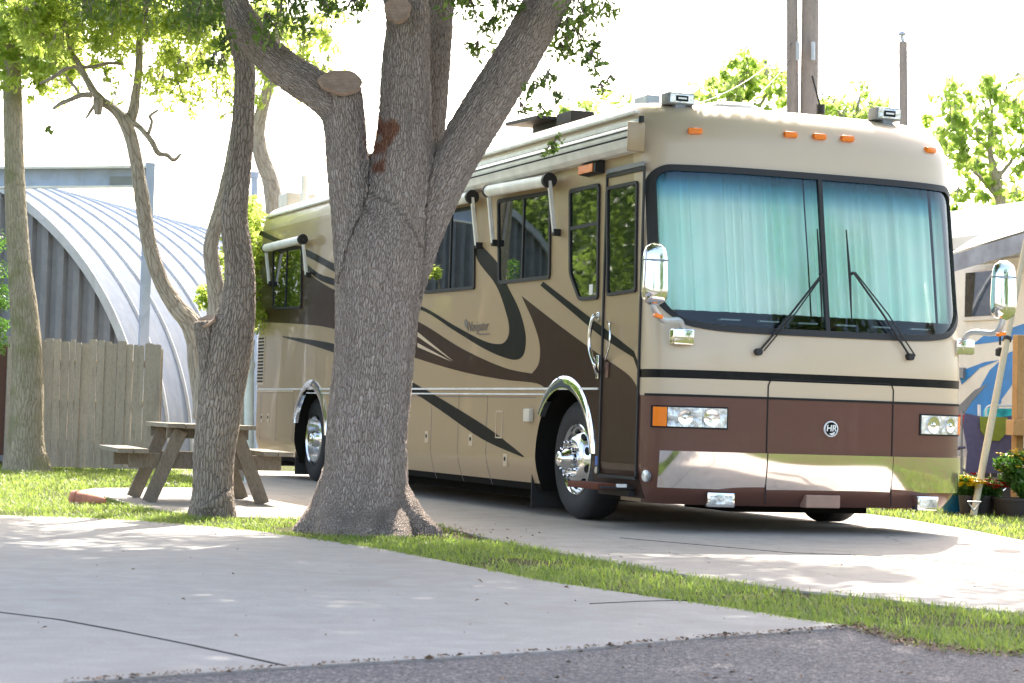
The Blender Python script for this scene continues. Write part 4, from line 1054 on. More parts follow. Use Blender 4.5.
# ------------------------------------------------------------------ trees
def tree_wood(name, chains, mat, parent, voxel=.03, scar=None, nmain=None, n=22, wob=.05):
    """chains: list of [(point, radius), ...]; merged by a voxel remesh, each vertex keeps a bark coordinate"""
    mb = MB(); samp = []; tan = []; sax = []; rad_ = []
    for ci, ch in enumerate(chains):
        P = catmull([list(p)+[r] for p, r in ch], 6); pts = [q[:3] for q in P]; rr = [q[3] for q in P]
        rr = [r*(1+wob*noise.noise(Vector(p)*2.3+Vector((ci*7, 0, 0)))) for p, r in zip(pts, rr)]
        mb.tube(pts, rr, n); s = 0
        for i, p in enumerate(pts):
            d = pts[min(i+1, len(pts)-1)]-pts[max(i-1, 0)]; d = d/np.linalg.norm(d)
            if i: s += np.linalg.norm(pts[i]-pts[i-1])
            samp.append(p); tan.append(d); sax.append(s+pts[0][2]); rad_.append(rr[i]+(0 if ci < (nmain or 99) else 9))
    o = mb.build(name, mat, parent)
    if voxel:
        md = o.modifiers.new('r', 'REMESH'); md.mode = 'VOXEL'; md.voxel_size = voxel; md.use_smooth_shade = True
        sm = o.modifiers.new('s', 'SMOOTH'); sm.iterations = 6; sm.factor = .6
        dg = bpy.context.evaluated_depsgraph_get(); dg.update(); m2 = bpy.data.meshes.new_from_object(o.evaluated_get(dg)); o.modifiers.clear(); o.data = m2; m2.name = name
        m2.materials.clear(); m2.materials.append(MATS[mat])
    me = o.data; nv = len(me.vertices); co = np.empty(nv*3, np.float32); me.vertices.foreach_get('co', co); co = co.reshape(-1, 3)+np.array(ORG[o.name])
    samp = np.array(samp); tan = np.array(tan); sax = np.array(sax); radv = np.array([r if r < 9 else -9. for r in rad_]); att = np.empty((nv, 3), np.float32)
    if name == 'twigs': att = co*np.array([1, 1, .3], np.float32)
    for k in range(0, nv if name != 'twigs' else 0, 4000):
        c = co[k:k+4000]; D = np.sqrt(((c[:, None, :]-samp[None])**2).sum(2))-radv[None]; j = D.argmin(1); dl = c-samp[j]; ax = (dl*tan[j]).sum(1)
        perp = dl-tan[j]*ax[:, None]
        # frame aligned with the limb: perp in 3-D, height squashed
        e1 = np.cross(tan[j], [0., 1., 0.]); e1 /= np.linalg.norm(e1, axis=1)[:, None]; e2 = np.cross(tan[j], e1)
        att[k:k+4000] = np.stack([(perp*e1).sum(1), (perp*e2).sum(1), (sax[j]+ax)*.19], 1)
    A = me.attributes.new('bark', 'FLOAT_VECTOR', 'POINT'); A.data.foreach_set('vector', att.ravel())
    sc = np.zeros(nv, np.float32)
    if scar:
        for cen, ra in scar:
            d = np.linalg.norm((co-np.array(cen))/np.array(ra), axis=1)
            nz = np.array([noise.noise(Vector(c)*9) for c in co[d < 2]]) if (d < 2).any() else np.zeros(0)
            tmp = np.zeros(nv); tmp[d < 2] = np.clip((1.05-d[d < 2]+nz*1.6)*2.5, 0, 1); sc = np.maximum(sc, tmp)
    S = me.attributes.new('scar', 'FLOAT', 'POINT'); S.data.foreach_set('value', sc.astype(np.float32))
    me.polygons.foreach_set('use_smooth', np.ones(len(me.polygons), bool)); me.update()
    return o
def ch(depth, P):
    out = []
    for q in P:
        x, y, w = q[:3]; d = depth+(q[3] if len(q) > 3 else 0); out.append((at(x, y, d), w/2*d/F))
    return out
DO = float(proj(TREE)[2])
# ---- big oak
oak = thing('oak_tree', TREE, 'huge rough-barked oak with three limbs standing in the grass before the motorhome', 'tree')
trunk = ch(DO, [(357, 560, 128), (358, 536, 118), (360, 520, 108), (362, 500, 98), (366, 470, 86), (367, 430, 80), (371, 390, 79), (374.5, 350, 79), (377, 310, 82), (379, 280, 86), (383, 250, 88), (390, 220, 74)])
mid = ch(DO, [(384, 290, 76), (393, 240, 72), (399, 190, 66), (404, 150, 60), (405, 110, 52), (406, 60, 46), (408, 20, 44), (402, -30, 44), (396, -110, 36), (404, -200, 26)])
lef = ch(DO-.05, [(368, 340, 56), (361, 280, 50), (354, 220, 45), (348, 170, 42), (345, 130, 42), (342, 100, 42), (341, 86, 41)])
lbr = ch(DO-.05, [(343, 116, 38), (328, 98, 38), (308, 84, 38), (284, 68, 36), (260, 46, 33), (243, 22, 32), (232, 0, 28), (222, -30, 25, .3), (205, -70, 22, .8), (190, -130, 16, 1.2)])
rig = ch(DO+.05, [(390, 360, 40), (402, 290, 44), (416, 240, 48), (436, 195, 48), (460, 150, 46), (484, 110, 46), (509, 70, 45), (532, 30, 44), (552, -8, 43), (575, -50, 44), (606, -120, 34, -.3), (650, -200, 24, -.6)])
bk = ch(DO+.45, [(405, 260, 46), (420, 200, 36), (428, 150, 30), (433, 100, 29), (437, 50, 28), (441, 0, 27), (447, -60, 23), (455, -150, 17)])
roots = []
for a, b, w in (((345, 500, 55), (318, 528, 42), (292, 546, 22)), ((385, 500, 55), (410, 524, 40), (440, 538, 18)), ((365, 505, 55), (362, 535, 48), (352, 552, 26)), ((380, 505, 50), (392, 534, 40), (402, 550, 20)), ((350, 505, 50), (335, 535, 44), (322, 552, 22))):
    dz = -.3 if b[1] > 530 else -.1
    if b[0] in (318, 410): dz = -.1
    roots.append([(at(*a[:2], DO), a[2]/2*DO/F), (at(*b[:2], DO+dz), b[2]/2*DO/F), (at(*w[:2], DO+dz*1.7), w[2]/2*DO/F)])
roots.append([(TREE+np.array([0, 0, .35]), .32), (TREE+FWD*.45+np.array([0, 0, .05]), .2), (TREE+FWD*.7-np.array([0, 0, .1]), .1)])
scp = at(384, 128, DO-.2)
tree_wood('trunk', [trunk, mid, lef, lbr, rig, bk]+roots, 'oak_bark', oak, .021, [(scp, (.06, .4, .12)), (at(383, 150, DO-.2), (.03, .4, .12))], nmain=6)
def disc_cut(name, c, nrm, rx, ry, parent, thick=.03):
    nrm = np.array(nrm, float); nrm /= np.linalg.norm(nrm); ux = np.cross(nrm, (0, 0, 1)); ux /= np.linalg.norm(ux); uy = np.cross(ux, nrm)
    ring = []; n = 36; k = 5; vs = []; f = []
    for j in range(k):
        rr = [1, .93, .6, .3, .02][j]; hh = [0, thick, thick*.7, thick*.5, thick*.4][j]
        for i in range(n):
            a = 2*math.pi*i/n; w = 1+.05*math.sin(3*a+1)+.03*math.sin(7*a)
            vs.append(c+ux*math.cos(a)*rx*rr*w+uy*math.sin(a)*ry*rr*w+nrm*hh)
    for j in range(k-1):
        for i in range(n): f.append((j*n+i, j*n+(i+1) % n, (j+1)*n+(i+1) % n, (j+1)*n+i))
    f.append(tuple((k-1)*n+i for i in range(n)))
    mb = MB(); mb.add(vs, f); return mb.build(name, 'cut_wood', parent, 60)
cp = at(342, 83, DO-.06)
disc_cut('pruning_cut', cp+np.array([0, 0, -.02])+(-FWD)*.11, -FWD*.86+RGT*.12+np.array([0, 0, .50]), .155, .105, oak)
disc_cut('pruning_cut', at(398, 10, DO-.245), -FWD+RGT*-.1+np.array([0, 0, .2]), .095, .10, oak)
# crown: leafy clumps held by boughs; denser overhead, open where sky shows
def crown(parent, name, cen, rad, nclump, per, size, mat, zmin, seed, keep=None, cr=.55):
    rs = np.random.default_rng(seed); cl = []
    while len(cl) < nclump:
        d = rs.normal(size=3); d /= np.linalg.norm(d); p = np.array(cen)+d*np.array(rad)*rs.random()**.4
        if p[2] < zmin: continue
        if keep is not None and not keep(p): continue
        cl.append((p, cr*(.6+.8*rs.random()), int(per*(.5+rs.random()))))
    leaf_mesh(name, cl, size, mat, parent); return cl
def offtop(m=45):
    def k(p):
        q = proj(p); return q[2] < 1 or q[1] < -m*(15/q[2]) or q[0] < -140 or q[0] > 1160
    return k
OC = TREE+np.array([0, 0, 7.6])
def oak_keep(p, k=offtop(55)):
    q = proj(p); lat = (q[0]-512)/F*q[2]
    return k(p) and (q[2] < 19.3 or lat > -.4)
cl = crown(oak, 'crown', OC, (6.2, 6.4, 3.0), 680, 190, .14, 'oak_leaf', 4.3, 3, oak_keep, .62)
# boughs out of frame that carry the crown
def boughs(parent, starts, cl, mat, k=40, seed=1, name='boughs', w0=.07):
    rs = random.Random(seed); chs = []
    for p, r, n_ in rs.sample(cl, min(k, len(cl))):
        s = min(starts, key=lambda q: np.linalg.norm(q-p)); mid_ = (s+p)/2+np.array([rs.uniform(-.3, .3), rs.uniform(-.3, .3), rs.uniform(-.1, .35)])
        chs.append([(s, w0), (mid_, w0*.55), (p, w0*.2)])
    o = tree_wood(name, chs, mat, parent, voxel=None, n=7); o['kind'] = 'stuff'; return o
boughs(oak, [mid[-1][0], mid[-2][0], lbr[-1][0], lbr[-2][0], rig[-1][0], rig[-2][0], bk[-1][0], OC], cl, 'oak_bark', 70)
# visible sprays of the oak (pixel x, y, radius px, leaves)
def sprays(parent, D, S, size, mat, name='foliage', twigs=None, tm='dark_bark', droop=.5, tw=.006):
    cl = []; tws = []
    for s in S:
        x, y, r, n_ = s[:4]; dd = D+(s[4] if len(s) > 4 else random.uniform(-.6, .6)); c = at(x, y, dd); rr = r*dd/F
        # break the clump into ragged sub-clumps
        k = max(4, int(r/3.5))
        for _ in range(k):
            v = rng.normal(size=3); v /= np.linalg.norm(v); q = c+v*rr*.62*rng.random()**.4*1.15; cl.append((q, rr*.52*(.6+.8*rng.random()), max(3, int(n_/k)))); tws.append([(c+np.array([0, 0, rr*.6]), tw), ((c+q)/2+np.array([0, 0, rr*.25]), tw*.7), (q, tw*.35)])
    leaf_mesh(name, cl, size, mat, parent, .40, droop)
    if tm: tree_wood('twigs', tws, tm, parent, voxel=None, n=5, wob=0)['kind'] = 'stuff'
    return cl
oak_sp = [(205, 8, 34, 170), (245, -5, 40, 220), (285, 8, 32, 150), (265, 28, 22, 90), (300, 30, 18, 50), (320, 5, 22, 80), (215, 62, 16, 30), (228, 45, 16, 40), (180, 0, 30, 120), (150, 5, 28, 70), (120, 0, 30, 80), (85, 5, 24, 60),
          (352, 8, 18, 40), (470, 12, 20, 60), (492, 30, 20, 60), (478, 50, 14, 30), (505, 5, 20, 60), (455, -2, 22, 70), (560, 55, 20, 45), (575, 42, 22, 60), (590, 62, 18, 40), (600, 50, 14, 30), (548, 80, 14, 30), (556, 100, 11, 18), (540, 112, 10, 14), (600, 90, 10, 12), (568, 30, 20, 60), (590, 20, 24, 60),
          (550, 148, 10, 20, .1), (556, 140, 7, 12, .1), (610, 80, 7, 6), (532, 95, 14, 24), (520, 110, 12, 16), (605, 14, 18, 34), (575, 5, 22, 60), (50, 130, 5, 5)]
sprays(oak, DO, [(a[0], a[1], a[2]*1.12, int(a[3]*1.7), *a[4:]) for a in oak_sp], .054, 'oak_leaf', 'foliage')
# ---- dark-barked tree beside the table
D2 = float(proj(TREE2)[2])
dk = thing('oak_tree', TREE2, 'smaller dark-barked crooked tree growing right beside the picnic table', 'tree')
t_main = ch(D2, [(211, 540, 50), (212, 517, 46), (213, 490, 41), (214, 455, 42), (219, 415, 44), (224, 375, 47), (230, 340, 46), (238, 305, 36), (240, 275, 31), (237, 245, 28), (234, 215, 27), (238, 180, 25), (242, 140, 23), (244, 100, 21), (245, 70, 21), (238, 40, 19), (228, 5, 17), (215, -50, 14), (200, -120, 10)])
t_side = ch(D2-.02, [(219, 385, 34), (212, 350, 30), (207, 330, 26), (206, 321, 25)])
tree_wood('trunk', [t_main, t_side, ch(D2, [(211, 500, 40), (196, 522, 22), (188, 534, 14)]), ch(D2-.1, [(214, 500, 40), (228, 524, 22), (236, 536, 12)])], 'dark_bark', dk, .014, nmain=2)
disc_cut('pruning_cut', at(207, 322, D2-.06), -FWD*.55-RGT*.5+np.array([0, 0, .8]), .10, .07, dk, .02)
clk = crown(dk, 'crown', t_main[-1][0]+np.array([-1.2, 0.3, 1.2]), (2.2, 2.2, 1.6), 45, 150, .075, 'oak_leaf', 3.8, 5, offtop(40), .5)
boughs(dk, [t_main[-1][0]], clk, 'dark_bark', 24, 4, w0=.05)
sprays(dk, D2, [(232, 10, 22, 70), (212, -5, 26, 110), (190, 20, 20, 50), (222, 60, 10, 14), (250, 30, 14, 20)], .058, 'oak_leaf', 'foliage')
# ---- pale tree behind the table
D3 = 18.6
B3 = gnd(218, 507); PB = at(218, 400, D3); PB[2] = 0
pt = thing('pale_tree', PB, 'slender pale-barked tree with bare twisted branches leaning left behind the dark tree', 'tree')
A1 = ch(D3, [(216, 520, 34), (214, 490, 27), (210, 440, 25), (205, 400, 25), (201, 365, 26), (199, 342, 25), (190, 322, 21), (176, 306, 18), (162, 283, 16), (152, 255, 15), (147, 232, 15), (143, 205, 15), (139, 180, 14), (134, 150, 13), (127, 126, 13), (116, 111, 10), (104, 102, 9), (94, 92, 8), (86, 78, 7), (78, 62, 6), (70, 48, 5), (66, 25, 4)])
A2 = ch(D3+.05, [(127, 128, 11), (133, 112, 11), (136, 92, 9), (139, 68, 8), (140, 40, 7), (146, 5, 6), (150, -50, 5)])
A3 = ch(D3-.1, [(133, 122, 6), (143, 131, 6), (152, 142, 6), (158, 153, 5.5), (167, 155, 5), (174, 160, 4.5), (182, 153, 3)])
A3b = ch(D3-.1, [(148, 134, 3.5), (152, 122, 3), (150, 116, 2.5), (158, 110, 2)])
A4 = ch(D3-.2, [(92, 95, 6), (82, 95, 5), (72, 99, 4.5), (62, 103, 4), (53, 109, 3)])
A5 = ch(D3+.1, [(86, 78, 4.5), (76, 67, 4), (64, 70, 4), (52, 78, 3.5), (40, 84, 2.5)]); A6 = ch(D3, [(78, 66, 3.5), (92, 67, 3.5), (108, 63, 3), (124, 64, 2)])
A7 = ch(D3+.15, [(80, 95, 3), (76, 88, 2.8), (70, 82, 2.5), (66, 74, 2)]); A8 = ch(D3-.1, [(98, 98, 10), (98, 108, 9), (98, 115, 8)]); A9 = ch(D3, [(96, 103, 3), (90, 112, 2.5), (86, 118, 2)])
Bm = ch(D3-.3, [(206, 420, 28), (209, 385, 28), (214, 345, 25), (219, 315, 23), (216, 288, 18), (212, 264, 16), (211, 245, 15), (216, 224, 14), (221, 205, 13), (227, 180, 12), (234, 140, 10, .1), (240, 90, 9, .2), (240, 30, 8, .3), (232, -40, 6, .4)])
tree_wood('trunk', [A1, A2, Bm, A3, A8], 'pale_bark', pt, .0125)
for b_ in (A3b, A4, A5, A6, A7, A9): tree_wood('branch', [b_], 'pale_bark', pt, None, n=7)
S3 = []
rs3 = random.Random(11)
for _ in range(210):
    x = rs3.uniform(20, 225); y = rs3.gauss(16, 24)
    if y > 75 or (x < 95 and y > 55): continue
    S3.append((x, y, rs3.uniform(12, 24), rs3.randint(40, 90)))
S3 += [(150, 78, 18, 45), (165, 95, 14, 34), (178, 92, 16, 46), (170, 108, 10, 22), (160, 70, 20, 50), (185, 75, 18, 46), (205, 88, 14, 24), (200, 60, 20, 50), (218, 75, 14, 30), (108, 85, 12, 14), (115, 98, 8, 10), (104, 78, 8, 8), (120, 62, 10, 16), (190, 112, 8, 14), (225, 118, 7, 8)]
S3 += [(rs3.uniform(145, 232), rs3.uniform(55, 100), rs3.uniform(9, 16), rs3.randint(14, 36)) for _ in range(26)]
S3b = [s for i, s in enumerate(S3)]
sprays(pt, D3, [(a[0], a[1], a[2]*1.15, int(a[3]*1.45)) for a in S3b], .055, 'light_leaf', 'foliage', tm='pale_bark', tw=.004)
clp = crown(pt, 'crown', at(130, -140, D3+.5), (2.8, 2.8, 1.3), 26, 120, .08, 'light_leaf', 4.9, 9, offtop(28), .5)
# ---- left smooth trunk by the fence
LT = gnd(27, 471); LT[2] = 0; D4 = float(proj(LT)[2])
lt = thing('fence_tree', LT, 'straight smooth greenish-brown trunk rising in front of the wooden fence at far left', 'tree')
T4 = ch(D4, [(27, 485, 58), (27, 470, 46), (26, 455, 40), (26, 435, 35), (27, 400, 33), (27, 350, 30), (24, 310, 28), (20, 270, 24), (17, 230, 22), (15, 190, 21), (14, 150, 20), (13, 110, 19), (12, 70, 18), (12, 20, 17), (10, -60, 15), (12, -160, 10)])
tree_wood('trunk', [T4, ch(D4, [(27, 455, 36), (10, 472, 20), (0, 480, 10)]), ch(D4, [(30, 455, 36), (44, 470, 18), (52, 479, 8)])], 'smooth_bark', lt, .022, nmain=1)
S4 = []
for _ in range(120):
    S4.append((rs3.uniform(-15, 75), min(88, rs3.gauss(35, 28)), rs3.uniform(12, 22), rs3.randint(30, 75)))
S4 += [(5, 90, 12, 30), (40, 85, 10, 20), (30, 100, 8, 10), (58, 60, 14, 30), (75, 45, 16, 30)]
sprays(lt, D4, S4, .095, 'light_leaf', 'foliage', tm='smooth_bark', tw=.005)
clp = crown(lt, 'crown', at(0, -130, D4), (3.2, 3.2, 1.7), 30, 130, .11, 'light_leaf', 6.3, 19, offtop(16), .6)
# ---- grey trunk behind the motorhome's tail
gb = at(270, 400, 31); gb[2] = 0
gt = thing('background_tree', gb, 'grey tree trunk rising behind the tail of the motorhome with light foliage', 'tree', None)
T5 = ch(31, [(276, 440, 24), (275, 300, 21), (274, 240, 19), (274, 205, 18), (270, 180, 17), (262, 158, 16), (258, 135, 14), (262, 110, 13), (270, 80, 12), (276, 40, 10), (280, -20, 8)])
tree_wood('trunk', [T5, ch(31, [(259, 140, 9), (248, 120, 8), (244, 90, 6), (236, 60, 5)])], 'pale_bark', gt, .03)
S5 = [(rs3.uniform(225, 335), min(110, rs3.gauss(45, 30)), rs3.uniform(10, 22), rs3.randint(14, 44)) for _ in range(90)] + [(250, 225, 9, 30, -1), (251, 245, 8, 30, -1), (250, 205, 8, 20, -1), (252, 262, 7, 24, -1), (252, 280, 6, 18, -1), (245, 110, 14, 24), (300, 100, 10, 14), (236, 95, 12, 20), (330, 40, 14, 24), (345, 15, 16, 30), (365, 5, 14, 24)]
sprays(gt, 31, S5, .11, 'light_leaf', 'foliage', tm='pale_bark', tw=.006)
# ---- background trees on the right
def bgtree(label, base_px, D, trunk_px, S, size=.17, mat='far_leaf', seed=0, nm='background_tree'):
    b = at(base_px, 400, D); b[2] = 0; t = thing(nm, b, label, 'tree', 'background trees beyond the vehicles')
    chs = [ch(D, c) for c in trunk_px]; chs[0] = [(b-np.array([0, 0, .1]), chs[0][0][1]*1.15)]+chs[0]; tree_wood('trunk', chs, 'pale_bark', t, .035)
    sprays(t, D, S, size, mat, 'foliage', tm='pale_bark', tw=.008); return t
rs = random.Random(3)
def fillS(x0, x1, y0, y1, n, r0=8, r1=17, c0=14, c1=34, f=None):
    out = []
    while len(out) < n:
        x, y = rs.uniform(x0, x1), rs.uniform(y0, y1)
        if f and not f(x, y): continue
        out.append((x, y, rs.uniform(r0, r1), rs.randint(c0, c1)))
    return out
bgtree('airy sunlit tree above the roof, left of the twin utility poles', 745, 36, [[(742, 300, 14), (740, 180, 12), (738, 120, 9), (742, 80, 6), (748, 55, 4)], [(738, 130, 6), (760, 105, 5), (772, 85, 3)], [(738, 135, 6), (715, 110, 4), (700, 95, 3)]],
       fillS(690, 782, 52, 112, 46, f=lambda x, y: y > 52+abs(x-748)*.75)+fillS(590, 660, 98, 125, 12)+fillS(530, 600, 105, 130, 6))
bgtree('small leafy treetop showing between the utility poles over the motorhome roof', 852, 38, [[(850, 300, 12), (852, 180, 10), (856, 120, 6), (860, 95, 4)], [(853, 140, 5), (838, 110, 4)]],
       fillS(820, 880, 82, 125, 26, f=lambda x, y: y > 82+abs(x-860)*.5))
bgtree('broad light green tree with forking bare branches beyond the white trailer', 985, 34, [[(1005, 300, 14), (1003, 220, 12), (996, 180, 9), (990, 150, 7), (992, 110, 5), (985, 85, 3)], [(1000, 200, 7), (975, 172, 5), (955, 160, 4), (935, 150, 3)], [(996, 180, 6), (1012, 160, 5), (1024, 140, 4)], [(990, 150, 5), (970, 135, 4), (955, 118, 3)]],
       fillS(915, 1060, 78, 212, 120, 8, 17, 12, 32, f=lambda x, y: y > 78+max(0, (960-x))*.75 and rs.random() > .25))
# trees out on the left and behind the viewer that show only as reflections in glass and paint
def mirrortree(x, y, h, r, label, seed, per=90):
    t = thing('roadside_tree', (x, y, 0), label, 'tree', 'roadside trees around the site')
    rr = random.Random(seed); P = [(np.array([x, y, -.1]), .24), (np.array([x+.1, y, h*.25]), .19), (np.array([x-.1, y+.1, h*.5]), .14), (np.array([x, y, h*.8]), .06)]
    tree_wood('trunk', [P], 'dark_bark', t, None, n=12)
    crown(t, 'crown', (x, y, h*.62), (r, r, h*.36), 70, per, .19, 'oak_leaf', h*.16, seed, None, r*.3)
for i, (x, y, h, r) in enumerate(((-10.5, 16, 6.5, 2.9), (-11, 22, 7.5, 3.2), (-9.8, 28, 7, 3.0), (-12, 34, 8, 3.4), (-9.6, 40, 8, 3.2))):
    mirrortree(x, y, h, r, 'dense dark green roadside tree reflected in the motorhome side windows', 40+i, 200)
for i, (x, y, h, r) in enumerate(((10.5, -15, 9.5, 2.6), (17, -27, 9, 3.4), (4, -33, 9, 3.2))):
    mirrortree(x, y, h, r, 'dense dark green roadside tree behind the viewer facing the windshield', 60+i)

# ------------------------------------------------------------------ fence, shed, frame
def hz(p): q = np.array(p, float); q[2] = 0; return q
DF = 27.2
fl = hz(at(4, 470, DF)); fr = hz(at(153, 470, DF))
fence = thing('wooden_fence', (fl+fr)/2, 'weathered grey vertical-board fence standing before the arched metal shed', 'fence')
fd = (fr-fl); FL = np.linalg.norm(fd); fd /= FL; fn = np.array([-fd[1], fd[0], 0]); mb = MB(); x = 0; k = 0
while x < FL-.03:
    w = random.choice([.085, .11, .13, .14])*.82; hh = 1.60+random.uniform(-.03, .03)
    c = fl+fd*(x+w/2); tilt = random.uniform(-.01, .01); off = random.uniform(-.008, .008)+(.018 if k % 3 == 1 else 0)
    a = w/2-.002
    e1_, e2_ = random.uniform(.008, .03), random.uniform(.008, .03); pts = [(-a, 0), (a, 0), (a+tilt, hh-e1_), (a*.7+tilt, hh), (-a*.7+tilt, hh), (-a+tilt, hh-e2_)]
    mb.prism([c+fd*p+fn*off+np.array([0, 0, q+.02]) for p, q in pts], fn*.018); x += w; k += 1
mb.build('boards', 'fence_wood', fence)
for z in (.35, .85, 1.35):
    mb = MB(); mb.beam(fl+fn*.06+np.array([0, 0, z]), fr+fn*.06+np.array([0, 0, z]), .04, .09); mb.build('rail', 'fence_wood', fence)
for t in (0, .5, 1):
    mb = MB(); c = fl+fd*FL*t+fn*.13; mb.beam(c, c+np.array([0, 0, 1.55]), .09, .09, (1, 0, 0)); mb.build('post', 'fence_wood', fence)
g2 = thing('wooden_gate', hz(at(-20, 470, DF-.1)), 'dark reddish gate at the left edge beside the smooth trunk', 'gate')
mb = MB(); a, b = hz(at(-60, 470, DF-.1)), hz(at(4.5, 470, DF-.1)); mb.beam(a+np.array([0, 0, .85]), b+np.array([0, 0, .85]), .03, 1.4); mb.build('panel', 'reddish_wood', g2)
mb = MB(); c = hz(at(6.5, 470, DF-.15)); mb.beam(c, c+np.array([0, 0, 1.65]), .06, .08, (1, 0, 0)); mb.build('post', 'fence_wood', g2)
# shrub at left edge
sh = thing('shrub', hz(at(-6, 470, 26)), 'bright green feathery shrub poking in at the left edge', 'shrub')
leaf_mesh('foliage', [(at(-6, y, 26), .22, 260) for y in (240, 270, 300, 330, 345)]+[(at(2, y, 26), .10, 90) for y in (290, 305, 325)], .06, 'plant_leaf', sh, .25)
tree_wood('trunk', [[(hz(at(-8, 470, 26)), .04), (at(-7, 300, 26), .03), (at(-6, 240, 26), .01)]], 'pale_bark', sh, None, n=7)
sh = thing('shrub', hz(at(207, 470, 24)), 'small bright yellow-green leafy sprig behind the fork of the trees', 'shrub')
leaf_mesh('foliage', [(at(x, y, 24), .09, 60) for x, y in ((204, 290), (207, 298), (201, 299), (206, 306), (211, 302), (218, 258), (219, 263))], .06, 'light_leaf', sh, .5)
tree_wood('trunk', [[(hz(at(210, 470, 24)), .03), (at(208, 300, 24), .01), (at(218, 258, 24), .005)]], 'pale_bark', sh, None, n=6)
sh = thing('tall_shrub', hz(at(232, 470, 27.1)), 'tall narrow leafy green shrub between the dark trunk and the motorhome tail', 'shrub')
leaf_mesh('foliage', [(at(243+rs3.uniform(-4, 6), y, 26.9+dd_), .27, 200) for y in range(208, 325, 14) for dd_ in (0, .7, 1.4)], .085, 'light_leaf', sh, .5)
tree_wood('trunk', [[(hz(at(232, 470, 27.1)), .05), (at(233, 300, 27.1), .035), (at(232, 210, 27.1), .01)]], 'pale_bark', sh, None, n=7)
# arched shed
phi = R_(12); axd = FWD*math.cos(phi)+RGT*math.sin(phi); epd = RGT*math.cos(phi)-FWD*math.sin(phi); Rr = 4.35
sc0 = CAM+FWD*30.2+RGT*(-144-512)/F*30.2; sc0[2] = .0
sh = thing('arched_shed', sc0+axd*6, 'galvanised corrugated arch-roof shed with shaded ribbed end wall behind the fence', 'shed')
mb = MB(); vs = []; f = []; NA = 56; per = .90; LEN = 14.4; prof = []
for k in range(int(LEN/per)):
    for (u, h) in ((0, .0), (.02, .035), (.05, .035), (.07, .0)): prof.append((k*per+u, h))
prof.append((LEN, 0))
for (u, h) in prof:
    for i in range(NA+1):
        a = math.pi*i/NA; r = Rr+h; vs.append(sc0+axd*u+epd*r*math.cos(a)+np.array([0, 0, 1])*(r*math.sin(a)-.02))
for j in range(len(prof)-1):
    for i in range(NA): f.append((j*(NA+1)+i, j*(NA+1)+i+1, (j+1)*(NA+1)+i+1, (j+1)*(NA+1)+i))
mb.add(vs, f); mb.m = [1 if (j % 4) in (0, 1, 2) else 0 for j in range(len(prof)-1) for i in range(NA)]; mb.build('roof', ['galvanised_roof', 'galvanised_lit'], sh, 25, fix=False)
mb = MB(); 
for i in range(NA):
    a0, a1 = math.pi*i/NA, math.pi*(i+1)/NA
    P = [sc0-axd*.03+epd*r*math.cos(a)+np.array([0, 0, r*math.sin(a)]) for r, a in ((Rr-.07, a0), (Rr+.045, a0), (Rr+.045, a1), (Rr-.07, a1))]
    mb.prism(P, axd*.035)
mb.build('edge_trim', 'galvanised_lit', sh)
mb = MB(); x = -Rr+.02; vs = []; f = []; pr = []
while x < Rr-.02:
    for u, h in ((0, 0), (.07, 0), (.10, -.09), (.19, -.09), (.22, 0)): pr.append((x+u, h))
    x += .24
for xx, h in pr:
    xx = min(xx, Rr-.01); zt_ = math.sqrt(max(0, (Rr-.02)**2-xx*xx)); q = sc0+axd*(.12+h)+epd*xx; vs += [q, q+np.array([0, 0, zt_])]
for j in range(len(pr)-1): f.append((2*j, 2*j+2, 2*j+3, 2*j+1))
mb.add(vs, f); mb.build('end_wall', 'galvanised_wall', sh, fix=False)
# steel frame
fm = thing('steel_frame', hz(at(149, 470, 28.4)), 'blue-grey steel beam and post standing in front of the arched shed', 'steel frame')
mb = MB(); a = at(150, 163, 28.4); b = hz(a); mb.beam(b, a, .10, .12, (1, 0, 0)); mb.build('post', 'galvanised_beam', fm)
mb = MB(); a = at(-70, 177.5, 28.45); b = at(147, 176, 28.45); mb.beam(a, b, .10, .27); mb.build('beam', 'galvanised_beam', fm)
mb = MB(); a = at(-70, 168.5, 28.35); b = at(146.5, 167, 28.35); mb.beam(a, b, .10, .03); a = at(-70, 188, 28.35); b = at(146.5, 186.5, 28.35); mb.beam(a, b, .10, .025); mb.build('beam_flange', 'white_metal', fm)
mb = MB(); a = at(110, 181.5, 28.38); b = at(135, 181.2, 28.38); mb.beam(a, b, .02, .13); mb.build('beam_patch', 'grey_plastic', fm)
# objects between trunk and tail of motorhome
wp = thing('wooden_post', hz(at(242, 470, 25)), 'tan timber post between the dark trunk and motorhome tail', 'post')
mb = MB(); c = hz(at(242, 470, 25)); mb.beam(c, at(242, 338, 25), .07, .09, (1, 0, 0), 0, .006); mb.build('timber', 'fence_wood', wp)
mb = MB(); mb.beam(at(242, 338, 25), at(242, 334, 25), .10, .12, (1, 0, 0)); mb.build('post_cap', 'fence_wood', wp)
wp = thing('service_pipe', hz(at(249, 478, 24.2)), 'pale greenish-white upright pipe against the motorhome rear corner', 'pipe')
mb = MB(); c = hz(at(249, 478, 24.2)); mb.tube([c, at(249, 345, 24.2)], .055, 14); mb.build('pipe', 'pvc_white', wp, 40)
mb = MB(); mb.tube([at(249, 362, 24.2), at(249, 369, 24.2)], .068, 14); mb.tube([at(249, 345, 24.2), at(249, 340, 24.2)], .066, 14); mb.build('collar', 'pvc_white', wp, 40)
wp = thing('light_pole', hz(at(254, 470, 33)), 'thin pale grey pole rising behind the motorhome rear roof corner', 'pole')
mb = MB(); c = hz(at(254, 470, 33)); mb.tube([c, at(254.5, 178, 33)], .05, 12); mb.build('shaft', 'galvanised_beam', wp, 40)
